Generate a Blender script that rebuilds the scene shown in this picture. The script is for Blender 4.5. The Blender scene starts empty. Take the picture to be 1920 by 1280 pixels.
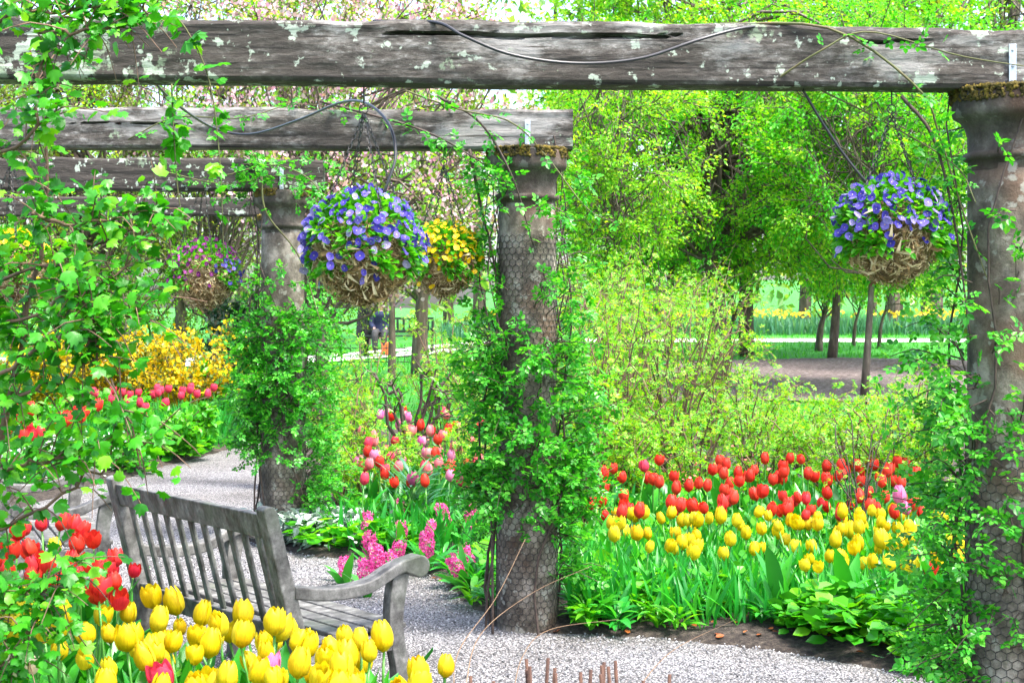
import bpy, math, random
import numpy as np

# ------------------------------------------------------------------ camera, sky, sun, exposure
S = bpy.context.scene
CAM_H, FPX, PX0, PY0 = 1.7, 2880.0, 960.0, 570.0      # photo pixels (1920 wide); horizon at row 570
cam_d = bpy.data.cameras.new('camera'); cam = bpy.data.objects.new('camera', cam_d)
S.collection.objects.link(cam); S.camera = cam
cam.location = (0, 0, CAM_H); cam.rotation_euler = (math.radians(90), 0, 0)
cam_d.sensor_width = 36.0; cam_d.lens = 36.0 * FPX / 1920.0; cam_d.shift_y = -70.0 / 1920.0
cam_d.clip_start = 0.1; cam_d.clip_end = 500.0
cam_d.dof.use_dof = True; cam_d.dof.focus_distance = 8.0; cam_d.dof.aperture_fstop = 11.0

SUN_EL, SUN_AZ = math.radians(66), math.radians(125)   # azimuth measured from +Y towards +X
W = bpy.data.worlds.new('World'); S.world = W; W.use_nodes = True
wn = W.node_tree; bg = wn.nodes['Background']
sky = wn.nodes.new('ShaderNodeTexSky'); sky.sky_type = 'NISHITA'; sky.sun_disc = False
sky.sun_elevation = SUN_EL; sky.sun_rotation = SUN_AZ; sky.dust_density = 4.0; sky.ozone_density = 0.6; sky.air_density = 0.8
wn.links.new(sky.outputs[0], bg.inputs[0]); bg.inputs[1].default_value = 0.15
sun_d = bpy.data.lights.new('sun', 'SUN'); sun_d.energy = 1.5; sun_d.angle = math.radians(13); sun_d.color = (1.0, 0.97, 0.91)
sun = bpy.data.objects.new('sun', sun_d); S.collection.objects.link(sun)
sun.rotation_euler = (math.pi / 2 - SUN_EL, 0, math.pi - SUN_AZ)
S.view_settings.view_transform = 'Standard'; S.view_settings.look = 'None'
S.view_settings.exposure = 2.55; S.view_settings.gamma = 1.0; S.view_settings.use_curve_mapping = False
S.render.engine = 'CYCLES'
S.cycles.max_bounces = 5; S.cycles.diffuse_bounces = 3; S.cycles.glossy_bounces = 2; S.cycles.transmission_bounces = 4
S.cycles.use_denoising = True

# ------------------------------------------------------------------ helpers
rng = np.random.default_rng(11)
C = S.collection
pi = math.pi
def ss(a, b, x):
    t = np.clip((np.asarray(x, float) - a) / (b - a), 0, 1); return t * t * (3 - 2 * t)
def zg(x, y):
    """height of the land: level garden, the lawn beyond rises gently, less so on the left"""
    return 0.03 * np.maximum(0, np.asarray(y, float) - 16) * (0.32 + 0.68 * ss(-7, 1, x))
def P(px, py, Y):
    return np.array([(px - PX0) * Y / FPX, Y, CAM_H - (py - PY0) * Y / FPX])
def U(a, b, n=None): return rng.uniform(a, b, n)
def norm(v): return v / np.maximum(np.linalg.norm(v, axis=-1, keepdims=True), 1e-9)
def runit(n): return norm(rng.normal(size=(n, 3)))

class MB:
    """collects numpy geometry, builds one mesh"""
    def __init__(s): s.V = []; s.F = []; s.n = 0
    def add(s, V, Fs, mi=0):
        V = np.asarray(V, float).reshape(-1, 3)
        for F in (Fs if isinstance(Fs, (list, tuple)) else [Fs]):
            s.F.append((np.asarray(F, np.int64) + s.n, mi))
        s.V.append(V); s.n += len(V); return s
    def mesh(s, name, mats, smooth=False):
        me = bpy.data.meshes.new(name)
        if not s.V: return me
        V = np.concatenate(s.V); me.vertices.add(len(V)); me.vertices.foreach_set('co', V.astype(np.float32).ravel())
        li = np.concatenate([F.ravel() for F, m in s.F]); me.loops.add(len(li)); me.loops.foreach_set('vertex_index', li.astype(np.int32))
        tot = np.concatenate([np.full(len(F), F.shape[1]) for F, m in s.F]); st = np.concatenate([[0], np.cumsum(tot)[:-1]])
        me.polygons.add(len(tot)); me.polygons.foreach_set('loop_start', st.astype(np.int32))
        me.polygons.foreach_set('material_index', np.concatenate([np.full(len(F), m) for F, m in s.F]).astype(np.int32))
        me.polygons.foreach_set('use_smooth', np.full(len(tot), smooth))
        for m in (mats if isinstance(mats, (list, tuple)) else [mats]): me.materials.append(m)
        me.update(calc_edges=True); return me
    def obj(s, name, mats, parent=None, smooth=False, loc=None):
        o = bpy.data.objects.new(name, s.mesh(name, mats, smooth)); C.objects.link(o)
        if parent is not None: o.parent = parent
        if loc is not None: o.location = loc
        return o
def inst(name, me, parent=None, loc=(0, 0, 0), rot=(0, 0, 0), sc=1.0):
    o = bpy.data.objects.new(name, me); C.objects.link(o); o.parent = parent
    o.location = loc; o.rotation_euler = rot
    o.scale = (sc, sc, sc) if np.isscalar(sc) else sc
    return o
def tag(o, label=None, cat=None, group=None, kind=None):
    if label: o['label'] = label
    if cat: o['category'] = cat
    if group: o['group'] = group
    if kind: o['kind'] = kind
    return o
def empty(name, loc=(0, 0, 0), rz=0, label=None, cat=None, group=None):
    o = bpy.data.objects.new(name, None); C.objects.link(o); o.empty_display_size = 0.1
    o.location = tuple(float(v) for v in loc); o.rotation_euler = (0, 0, rz)
    return tag(o, label, cat, group)
def bevel(o, w=0.004, seg=2):
    m = o.modifiers.new('bevel', 'BEVEL'); m.width = w; m.segments = seg; m.limit_method = 'ANGLE'; return o

def boxg(x0, x1, y0, y1, z0, z1):
    V = [(x, y, z) for z in (z0, z1) for y in (y0, y1) for x in (x0, x1)]
    F = [(0, 2, 3, 1), (4, 5, 7, 6), (0, 1, 5, 4), (2, 6, 7, 3), (0, 4, 6, 2), (1, 3, 7, 5)]
    return np.array(V, float), np.array(F)
def tube(pts, rad, k=5, caps=True):
    p = np.asarray(pts, float); n = len(p); r = np.broadcast_to(np.asarray(rad, float), (n,))
    t = norm(np.gradient(p, axis=0)); ref = np.array([0., 0, 1]) if abs(t[0][2]) < .9 else np.array([1., 0, 0])
    V = np.zeros((n, k, 3)); a = np.arange(k) * 2 * pi / k; u = norm(np.cross(t[0], ref))
    for i in range(n):
        u = norm(u - t[i] * np.dot(u, t[i])); w = np.cross(t[i], u)
        V[i] = p[i] + r[i] * (np.cos(a)[:, None] * u + np.sin(a)[:, None] * w)
    i, j = np.meshgrid(np.arange(n - 1), np.arange(k), indexing='ij'); j2 = (j + 1) % k
    F = np.stack([i * k + j, i * k + j2, (i + 1) * k + j2, (i + 1) * k + j], -1).reshape(-1, 4)
    if caps and k >= 3:
        return V.reshape(-1, 3), [F, np.array([list(range(k))[::-1]]), np.array([[(n - 1) * k + q for q in range(k)]])]
    return V.reshape(-1, 3), [F]
def prism(poly, x0, x1):
    """outline in (y,z) extruded along x"""
    p = np.asarray(poly, float); n = len(p)
    V = np.concatenate([np.column_stack([np.full(n, x0), p]), np.column_stack([np.full(n, x1), p])])
    q = np.arange(n); F = np.stack([q, (q + 1) % n, (q + 1) % n + n, q + n], -1)
    return V, [F, np.array([q[::-1]]), np.array([q + n])]
def lathe(prof, k=32):
    pr = np.asarray(prof, float); n = len(pr); a = np.arange(k) * 2 * pi / k
    V = np.stack([pr[:, 0][:, None] * np.cos(a), pr[:, 0][:, None] * np.sin(a), np.repeat(pr[:, 1][:, None], k, 1)], -1)
    i, j = np.meshgrid(np.arange(n - 1), np.arange(k), indexing='ij'); j2 = (j + 1) % k
    F = np.stack([i * k + j, i * k + j2, (i + 1) * k + j2, (i + 1) * k + j], -1).reshape(-1, 4)
    return V.reshape(-1, 3), [F, np.array([[(n - 1) * k + q for q in range(k)]])]
def spline(ctrl, n=12):
    c = np.asarray(ctrl, float); m = len(c)
    if m == 2: return c[0] + (c[1] - c[0]) * np.linspace(0, 1, n)[:, None]
    e = np.vstack([2 * c[0] - c[1], c, 2 * c[-1] - c[-2]]); out = []
    for t in np.linspace(0, m - 1 - 1e-6, n):
        i = int(t); f = t - i; a, b, d, g = e[i:i + 4]
        out.append(.5 * ((2 * b) + (d - a) * f + (2 * a - 5 * b + 4 * d - g) * f * f + (3 * b - a - 3 * d + g) * f ** 3))
    return np.array(out)
def frames(d, up):
    d = norm(d); n = norm(up - d * np.sum(up * d, -1, keepdims=True)); s = np.cross(d, n)
    return np.stack([s, d, n], -1)
def scatter(mb, T, pos, R, s, mi=0):
    V, Fs = T; n = len(pos); s = np.broadcast_to(np.asarray(s, float), (n,))
    out = pos[:, None, :] + np.einsum('nij,vj->nvi', R, V) * s[:, None, None]
    for F in Fs:
        pass
    off = (np.arange(n) * len(V))[:, None, None]
    mb.add(out.reshape(-1, 3), [(F[None] + off).reshape(-1, F.shape[1]) for F in Fs], mi)
def leafdirs(n, out, droop=.2, jit=.8):
    d = norm(out) * 1.0 + runit(n) * jit; d[:, 2] -= droop
    up = runit(n) * .7 + np.array([0, 0, 1.0]); return frames(d, up)
def noise1(x, seed=0, oct=4):
    v = np.zeros_like(np.asarray(x, float)); r = np.random.default_rng(seed)
    for o in range(oct): v += np.sin(np.asarray(x) * 2 ** o + r.uniform(0, 6.28)) / 2 ** o
    return v / 2
def noise2(x, y, seed=0, oct=4):
    v = np.zeros(np.broadcast(x, y).shape); r = np.random.default_rng(seed)
    for o in range(oct):
        for q in range(3):
            a = r.uniform(0, 6.28); k = 2 ** o * r.uniform(.7, 1.3)
            v += np.sin((x * np.cos(a) + y * np.sin(a)) * k + r.uniform(0, 6.28)) / 2 ** o / 3
    return v

# leaf templates: x across, y along, z normal
L2 = (np.array([(0, 0, 0), (-.3, .5, .07), (0, 1, -.03), (.3, .5, .07)]), [np.array([(0, 1, 2), (0, 2, 3)])])
L4 = (np.array([(0, 0, 0), (-.26, .28, .05), (-.24, .66, .04), (0, 1, -.08), (.24, .66, .04), (.26, .28, .05)]), [np.array([(0, 1, 2, 3), (0, 3, 4, 5)])])
LR = (np.array([(0, 0, 0), (-.36, .25, .06), (-.38, .65, .05), (0, 1, -.06), (.38, .65, .05), (.36, .25, .06)]), [np.array([(0, 1, 2, 3), (0, 3, 4, 5)])])
def compound(kn=2, L4=L4):
    V = []; F = []; n = 0
    spec = [(0, .62, 0, .42)] + [(sx * .02, yy, sx * -62, l) for yy, l in ((.52, .38), (.22, .33))[:kn] for sx in (-1, 1)]
    for x, y, a, l in spec:
        a = math.radians(a); v = L4[0] * np.array([l * 1.25, l, l])
        V.append(np.stack([x + v[:, 0] * math.cos(a) - v[:, 1] * math.sin(a), y + v[:, 0] * math.sin(a) + v[:, 1] * math.cos(a), v[:, 2] - y * y * .15], -1))
        F.append(L4[1][0] + n); n += len(v)
    return np.concatenate(V), [np.concatenate(F)]
LC = compound(); LC2 = compound(2, (L2[0] * np.array([.95, 1, 1]), L2[1]))
def lobed():
    a = np.radians([-100, -150, 165, 140, 118, 104, 90, 76, 62, 40, 15, -30, -80]); r = np.array([.28, .42, .62, .46, .66, .52, .82, .52, .66, .46, .62, .42, .28])
    ring = np.column_stack([r * np.cos(a) * .95, .32 + r * np.sin(a) * .95, -.22 * r * r + .05 * np.cos(5 * a)])
    V = np.vstack([[(0, .3, .05)], ring]); n = len(ring)
    return V, [np.array([(0, 1 + (i + 1) % n, 1 + i) for i in range(n)])]
LV = lobed()
def blade(n=5, w=.06, bend=.5, fold=.35, tipw=.25):
    t = np.linspace(0, 1, n); ww = w * np.sin(pi * np.clip(t * .88 + .12, 0, 1)) ** .8; ww[0] = w * .35; ww[-1] = w * .04
    y = np.sin(t * bend) / max(bend, .01); z = -(1 - np.cos(t * bend)) / max(bend, .01)
    V = np.concatenate([np.column_stack([-ww, y, z + ww * fold]), np.column_stack([0 * t, y, z]), np.column_stack([ww, y, z + ww * fold])])
    i = np.arange(n - 1)
    return V, [np.concatenate([np.stack([i, i + n, i + n + 1, i + 1], -1), np.stack([i + n, i + 2 * n, i + 2 * n + 1, i + n + 1], -1)])]

# ------------------------------------------------------------------ materials
def srgb(h):
    h = h.lstrip('#'); c = [int(h[i:i + 2], 16) / 255 for i in (0, 2, 4)]
    return tuple(v / 12.92 if v <= .04045 else ((v + .055) / 1.055) ** 2.4 for v in c) + (1,)
def newmat(name):
    m = bpy.data.materials.new(name); m.use_nodes = True; nt = m.node_tree
    return m, nt, nt.nodes['Principled BSDF'], nt.nodes['Material Output']
def N(nt, t, **kw):
    n = nt.nodes.new('ShaderNode' + t)
    for k, v in kw.items():
        if hasattr(n, k): setattr(n, k, v)
        else: n.inputs[k.replace('_', ' ')].default_value = v
    return n
def ramp(nt, fac, stops, interp='LINEAR'):
    r = nt.nodes.new('ShaderNodeValToRGB'); r.color_ramp.interpolation = interp; e = r.color_ramp.elements
    while len(e) < len(stops): e.new(.5)
    for el, (p, c) in zip(e, stops): el.position = p; el.color = c if len(c) == 4 else tuple(c) + (1,)
    nt.links.new(fac, r.inputs[0]); return r.outputs[0]
def leafmat(name, cols, rough=.4, trans=.42, tcol=None, source='island', spec=.5):
    m, nt, b, out = newmat(name)
    src = nt.nodes.new('ShaderNodeNewGeometry').outputs['Random Per Island'] if source == 'island' else nt.nodes.new('ShaderNodeObjectInfo').outputs['Random']
    n = len(cols); c = ramp(nt, src, [(i / max(1, n - 1), cl) for i, cl in enumerate(cols)])
    nt.links.new(c, b.inputs['Base Color']); b.inputs['Roughness'].default_value = rough; b.inputs['Specular IOR Level'].default_value = spec
    if trans > 0:
        t = nt.nodes.new('ShaderNodeBsdfTranslucent'); mx = nt.nodes.new('ShaderNodeMixShader'); mx.inputs[0].default_value = trans
        if tcol:
            mm = N(nt, 'MixRGB', blend_type='MULTIPLY'); mm.inputs[0].default_value = 1; mm.inputs[2].default_value = tcol
            nt.links.new(c, mm.inputs[1]); nt.links.new(mm.outputs[0], t.inputs[0])
        else: nt.links.new(c, t.inputs[0])
        nt.links.new(b.outputs[0], mx.inputs[1]); nt.links.new(t.outputs[0], mx.inputs[2]); nt.links.new(mx.outputs[0], out.inputs[0])
    return m
TC = (1.9, 1.45, .6, 1)
M = {}
VINE = [(.010, .12, .004, 1), (.028, .24, .006, 1), (.05, .34, .010, 1), (.15, .44, .012, 1)]
M['vine'] = leafmat('vine_leaf', VINE, tcol=TC, spec=.4)
M['rose'] = leafmat('rose_leaf', [(.012, .13, .008, 1), (.024, .25, .011, 1), (.055, .38, .02, 1), (.13, .48, .05, 1)], tcol=TC, rough=.36, spec=.4)
M['roseshrub'] = leafmat('shrub_leaf', [(.03, .20, .006, 1), (.08, .34, .008, 1), (.15, .44, .012, 1), (.2, .46, .02, 1), (.32, .40, .03, 1)], tcol=TC, spec=.4)
M['tree'] = leafmat('tree_leaf', [(.03, .24, .008, 1), (.05, .36, .010, 1), (.09, .48, .014, 1), (.18, .58, .04, 1)], tcol=TC, spec=.45, trans=.5)
M['treey'] = leafmat('tree_leaf_yellowgreen', [(.06, .28, .010, 1), (.13, .44, .014, 1), (.22, .55, .02, 1), (.38, .56, .04, 1)], tcol=TC, spec=.45, trans=.5)
M['dull'] = leafmat('leaf_olive', [(.05, .09, .015, 1), (.10, .17, .02, 1), (.2, .29, .03, 1)], tcol=TC)
M['wood_far'] = leafmat('woodland_leaf', [(.05, .16, .03, 1), (.10, .28, .04, 1), (.2, .42, .07, 1), (.36, .46, .16, 1)], tcol=TC, trans=.45)
M['dark'] = leafmat('evergreen_leaf', [(.008, .03, .01, 1), (.015, .06, .018, 1)], trans=.1)
M['tulipleaf'] = leafmat('tulip_leaf', [(.012, .15, .018, 1), (.022, .25, .015, 1), (.05, .34, .02, 1)], source='object', rough=.36, trans=.3, tcol=TC)
M['bladeg'] = leafmat('blade_green', [(.010, .18, .02, 1), (.018, .27, .025, 1), (.05, .36, .03, 1)], tcol=TC)
M['bladeb'] = leafmat('blade_bluegreen', [(.03, .14, .08, 1), (.06, .22, .13, 1), (.11, .3, .18, 1)], tcol=TC)
M['fresh'] = leafmat('fresh_leaf', [(.025, .22, .006, 1), (.06, .36, .010, 1), (.14, .48, .015, 1)], tcol=TC)
M['silver'] = leafmat('silver_leaf', [(.12, .2, .14, 1), (.28, .38, .3, 1), (.45, .52, .46, 1)], trans=.1)
M['grass'] = leafmat('grass_blade', [(.02, .2, .012, 1), (.04, .32, .02, 1), (.09, .4, .03, 1)], tcol=TC)
M['stem'] = leafmat('flower_stem', [(.06, .24, .03, 1), (.10, .32, .05, 1)], source='object', trans=.1)
def petal(name, cols, src='object', trans=.35):
    m = leafmat(name, cols, rough=.5, trans=trans, source=src, spec=.3); nt = m.node_tree; b = nt.nodes['Principled BSDF']
    if src == 'object':                                     # veins and blemishes along the petal
        tc = nt.nodes.new('ShaderNodeTexCoord'); mp = nt.nodes.new('ShaderNodeMapping'); mp.inputs['Scale'].default_value = (1, 1, .12); nt.links.new(tc.outputs['Object'], mp.inputs[0])
        n = N(nt, 'TexNoise', Scale=220.0, Detail=4, Roughness=.6); nt.links.new(mp.outputs[0], n.inputs[0]); f = ramp(nt, n.outputs[0], [(.35, (.70, .62, .55)), (.6, (1, 1, 1))])
        mm = N(nt, 'MixRGB', blend_type='MULTIPLY'); mm.inputs[0].default_value = 1; src_ = b.inputs['Base Color'].links[0].from_socket; nt.links.new(src_, mm.inputs[1]); nt.links.new(f, mm.inputs[2]); nt.links.new(mm.outputs[0], b.inputs['Base Color'])
    return m
M['yel'] = petal('petal_yellow', [(.66, .49, .0, 1), (.72, .58, .003, 1), (.76, .66, .02, 1), (.70, .46, .0, 1)])
M['red'] = petal('petal_red', [(.62, .022, .012, 1), (.72, .035, .015, 1), (.78, .06, .03, 1), (.74, .03, .05, 1)])
M['scar'] = petal('petal_scarlet', [(.65, .02, .015, 1), (.75, .05, .02, 1), (.7, .02, .06, 1)])
M['pink'] = petal('petal_pink', [(.75, .12, .16, 1), (.78, .2, .24, 1), (.8, .32, .3, 1), (.72, .08, .12, 1)])
M['rosy'] = petal('petal_rose_red', [(.62, .03, .07, 1), (.7, .06, .12, 1)])
M['mag'] = petal('petal_lilac_pink', [(.7, .12, .35, 1), (.72, .2, .42, 1)])
for k_ in ('pink', 'rosy', 'mag', 'red'): M[k_ + '_i'] = petal('petal_%s_massed' % k_, {'pink': [(.75, .12, .16, 1), (.8, .3, .3, 1)], 'rosy': [(.62, .03, .07, 1), (.7, .06, .12, 1)], 'mag': [(.7, .12, .35, 1), (.75, .3, .45, 1)], 'red': [(.62, .022, .012, 1), (.76, .06, .03, 1)]}[k_], src='island')
M['cream'] = petal('petal_cream', [(.85, .62, .18, 1)])
M['hyac'] = petal('hyacinth_floret', [(.5, .015, .16, 1), (.66, .05, .28, 1), (.78, .16, .42, 1)], src='island')
M['viol'] = petal('pansy_violet', [(.035, .03, .30, 1), (.07, .055, .42, 1), (.12, .09, .5, 1), (.2, .17, .6, 1)])
M['viol2'] = petal('pansy_purple', [(.12, .006, .12, 1), (.22, .012, .2, 1), (.4, .06, .36, 1)])
M['pale'] = petal('pansy_pale', [(.16, .14, .5, 1), (.28, .25, .58, 1), (.42, .38, .56, 1)])
M['pyel'] = petal('pansy_yellow', [(.76, .5, .0, 1), (.85, .62, .005, 1)])
M['fors'] = petal('forsythia_petal', [(.5, .3, .0, 1), (.7, .48, .002, 1), (.8, .6, .01, 1)], src='island')
M['magn'] = petal('magnolia_petal', [(.6, .24, .34, 1), (.72, .42, .5, 1), (.8, .62, .66, 1), (.55, .3, .2, 1)], src='island')
M['white'] = petal('white_petal', [(.75, .78, .72, 1), (.8, .8, .8, 1)], src='island')
M['daff'] = petal('daffodil_petal', [(.75, .5, .02, 1), (.8, .6, .05, 1)], src='island')
M['eye'] = petal('pansy_eye', [(.75, .55, .05, 1)])
M['brownleaf'] = leafmat('dead_leaf', [(.22, .05, .012, 1), (.4, .12, .03, 1)], trans=.2)
M['salmon'] = petal('petal_salmon', [(.78, .18, .12, 1), (.8, .3, .22, 1), (.75, .1, .08, 1)], src='island')

def noisymat(name, stops, scale=8, rough=.8, bump=.3, detail=8, stretch=(1, 1, 1), bscale=None, coord='Object', bdist=.02):
    m, nt, b, out = newmat(name); tc = nt.nodes.new('ShaderNodeTexCoord'); mp = nt.nodes.new('ShaderNodeMapping'); mp.inputs['Scale'].default_value = stretch
    nt.links.new(tc.outputs[coord], mp.inputs[0]); n = N(nt, 'TexNoise', Scale=scale, Detail=detail, Roughness=.65); nt.links.new(mp.outputs[0], n.inputs[0])
    c = ramp(nt, n.outputs[0], stops); nt.links.new(c, b.inputs['Base Color']); b.inputs['Roughness'].default_value = rough
    if bump:
        n2 = N(nt, 'TexNoise', Scale=bscale or scale * 3, Detail=8, Roughness=.7); nt.links.new(mp.outputs[0], n2.inputs[0])
        bp = N(nt, 'Bump', Strength=bump, Distance=bdist); nt.links.new(n2.outputs[0], bp.inputs['Height']); nt.links.new(bp.outputs[0], b.inputs['Normal'])
    m['bcol'] = 1
    return m
M['bark'] = noisymat('bark', [(.3, (.035, .025, .018)), (.55, (.11, .08, .06)), (.75, (.22, .19, .16))], 14, stretch=(1, 1, .25))
M['twig'] = noisymat('twig', [(.3, (.06, .03, .02)), (.7, (.2, .12, .07))], 20, bump=0)
M['twigdark'] = noisymat('twig_dark', [(.3, (.02, .014, .01)), (.7, (.09, .06, .045))], 20, bump=0)
M['cane'] = noisymat('rose_cane', [(.3, (.04, .05, .012)), (.5, (.08, .09, .025)), (.7, (.10, .06, .03))], 9, bump=0)
M['straw'] = noisymat('dry_stalk', [(.3, (.13, .07, .035)), (.7, (.24, .16, .09))], 12, bump=0)
M['stub'] = noisymat('pruned_wood', [(.3, (.03, .012, .008)), (.7, (.10, .045, .025))], 25, bump=.3)
M['hose'] = noisymat('black_hose', [(.3, (.012, .012, .014)), (.7, (.025, .025, .03))], 12, rough=.35, bump=0)
M['iron'] = noisymat('black_iron', [(.3, (.015, .014, .013)), (.7, (.04, .035, .03))], 30, rough=.5, bump=0)
M['mossy'] = noisymat('cap_moss', [(.3, (.03, .022, .006)), (.5, (.12, .09, .01)), (.7, (.28, .2, .015))], 25, rough=1, bump=1, bscale=120, bdist=.02)
M['liner'] = noisymat('basket_moss', [(.3, (.04, .024, .01)), (.48, (.2, .13, .055)), (.66, (.42, .31, .15))], 18, rough=1, bump=1, bscale=90)
M['fiber'] = leafmat('moss_fibre', [(.12, .06, .02, 1), (.36, .23, .09, 1), (.62, .48, .26, 1), (.7, .58, .36, 1)], rough=.8, trans=.2)
M['galv'] = noisymat('galvanised', [(.3, (.3, .35, .4)), (.7, (.5, .56, .6))], 30, rough=.4, bump=.1)
M['galv'].node_tree.nodes['Principled BSDF'].inputs['Metallic'].default_value = .6
M['bolt'] = noisymat('bolt_steel', [(.3, (.2, .22, .25)), (.7, (.4, .42, .45))], 30, rough=.4, bump=0)
M['soil'] = noisymat('soil', [(.3, (.012, .009, .007)), (.5, (.04, .03, .024)), (.68, (.10, .08, .062)), (.75, (.25, .2, .16))], 30, rough=1, bump=1, bscale=60, bdist=.03)
M['lawn'] = noisymat('lawn_turf', [(.3, (.02, .16, .012)), (.5, (.035, .28, .02)), (.7, (.07, .38, .03))], 3, rough=.9, bump=1, bscale=60, bdist=.05)
M['mulch'] = noisymat('mulch', [(.32, (.04, .028, .026)), (.5, (.12, .09, .085)), (.62, (.24, .19, .19)), (.72, (.5, .45, .44))], 14, rough=1, bump=1, bscale=30, bdist=.05)
M['farpath'] = noisymat('pale_path', [(.3, (.5, .47, .44)), (.7, (.7, .68, .66))], 10, rough=.9, bump=.2)
M['coat'] = noisymat('black_cloth', [(.3, (.008, .008, .01)), (.7, (.02, .02, .024))], 8, rough=.9, bump=.2)
M['navy'] = noisymat('navy_cloth', [(.3, (.006, .012, .04)), (.7, (.012, .022, .07))], 8, rough=.9, bump=.2)
M['skin'] = noisymat('skin', [(.3, (.5, .27, .18)), (.7, (.6, .34, .24))], 5, rough=.6, bump=0)
M['hair'] = noisymat('red_hair', [(.3, (.3, .09, .02)), (.7, (.5, .18, .06))], 20, rough=.6, bump=.2)
M['hairb'] = noisymat('dark_hair', [(.3, (.015, .012, .01)), (.7, (.04, .03, .02))], 20, rough=.6, bump=.2)
M['orange'] = noisymat('orange_cloth', [(.3, (.5, .1, .02)), (.7, (.7, .17, .03))], 8, rough=.8, bump=.2)
M['greywear'] = noisymat('grey_cloth', [(.3, (.02, .02, .024)), (.7, (.05, .05, .055))], 8, rough=.8, bump=.2)
M['dkbench'] = noisymat('dark_green_paint', [(.3, (.012, .025, .018)), (.7, (.03, .05, .04))], 8, rough=.5, bump=.1)

def gravelmat():
    m, nt, b, out = newmat('gravel'); tc = nt.nodes.new('ShaderNodeTexCoord')
    v = N(nt, 'TexVoronoi', Scale=100.0); nt.links.new(tc.outputs['Object'], v.inputs['Vector'])
    c1 = ramp(nt, v.outputs['Color'], [(.0, (.05, .05, .055)), (.2, (.10, .10, .11)), (.34, (.32, .32, .33)), (.7, (.44, .435, .445)), (1, (.58, .57, .56))])
    d = ramp(nt, v.outputs['Distance'], [(.25, (1, 1, 1)), (.62, (.2, .19, .19))])
    n = N(nt, 'TexNoise', Scale=1.6, Detail=5); nt.links.new(tc.outputs['Object'], n.inputs[0])
    p = ramp(nt, n.outputs[0], [(.36, (.66, .64, .62)), (.5, (.9, .89, .87)), (.62, (1, 1, 1))])
    m1 = N(nt, 'MixRGB', blend_type='MULTIPLY'); m1.inputs[0].default_value = 1; nt.links.new(c1, m1.inputs[1]); nt.links.new(d, m1.inputs[2])
    m2 = N(nt, 'MixRGB', blend_type='MULTIPLY'); m2.inputs[0].default_value = 1; nt.links.new(m1.outputs[0], m2.inputs[1]); nt.links.new(p, m2.inputs[2])
    nt.links.new(m2.outputs[0], b.inputs['Base Color']); b.inputs['Roughness'].default_value = .85
    bp = N(nt, 'Bump', Strength=1.0, Distance=.012); bp.invert = True
    nt.links.new(v.outputs['Distance'], bp.inputs['Height']); nt.links.new(bp.outputs[0], b.inputs['Normal']); return m
M['gravel'] = gravelmat()

def stonemat(name='column_stone', dk=1.0):
    m, nt, b, out = newmat(name); tc = nt.nodes.new('ShaderNodeTexCoord')
    mp = nt.nodes.new('ShaderNodeMapping'); mp.inputs['Scale'].default_value = (1, 1, .8); nt.links.new(tc.outputs['Object'], mp.inputs[0])
    n1 = N(nt, 'TexNoise', Scale=7.0, Detail=9, Roughness=.7); nt.links.new(mp.outputs[0], n1.inputs[0])
    c1 = ramp(nt, n1.outputs[0], [(.34, (.03, .026, .023)), (.45, (.085, .078, .068)), (.54, (.15, .142, .128)), (.64, (.30, .29, .275))])
    n2 = N(nt, 'TexNoise', Scale=2.2, Detail=3); nt.links.new(tc.outputs['Object'], n2.inputs[0])
    f2 = ramp(nt, n2.outputs[0], [(.52, (0, 0, 0)), (.66, (.75, .75, .75))])
    mx = N(nt, 'MixRGB', blend_type='MIX'); nt.links.new(f2, mx.inputs[0]); nt.links.new(c1, mx.inputs[1]); mx.inputs[2].default_value = (.11, .06, .037, 1)
    v = N(nt, 'TexNoise', Scale=16.0, Detail=6, Roughness=.55); nt.links.new(tc.outputs['Object'], v.inputs[0])
    f3 = ramp(nt, v.outputs[0], [(.59, (0, 0, 0)), (.63, (.75, .75, .75))])
    mx2 = N(nt, 'MixRGB', blend_type='MIX'); nt.links.new(f3, mx2.inputs[0]); nt.links.new(mx.outputs[0], mx2.inputs[1]); mx2.inputs[2].default_value = (.26, .28, .27, 1)
    gm = N(nt, 'MixRGB', blend_type='MULTIPLY'); gm.inputs[0].default_value = 1; nt.links.new(mx2.outputs[0], gm.inputs[1]); gm.inputs[2].default_value = (dk * 1.08, dk * .98, dk * .84, 1)
    nt.links.new(gm.outputs[0], b.inputs['Base Color']); b.inputs['Roughness'].default_value = .9
    n3 = N(nt, 'TexNoise', Scale=70.0, Detail=8, Roughness=.7); nt.links.new(tc.outputs['Object'], n3.inputs[0])
    bp = N(nt, 'Bump', Strength=.6, Distance=.01); nt.links.new(n3.outputs[0], bp.inputs['Height']); nt.links.new(bp.outputs[0], b.inputs['Normal']); return m
M['stone'] = stonemat(); M['capstone'] = stonemat('capital_stone', .5)

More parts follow.
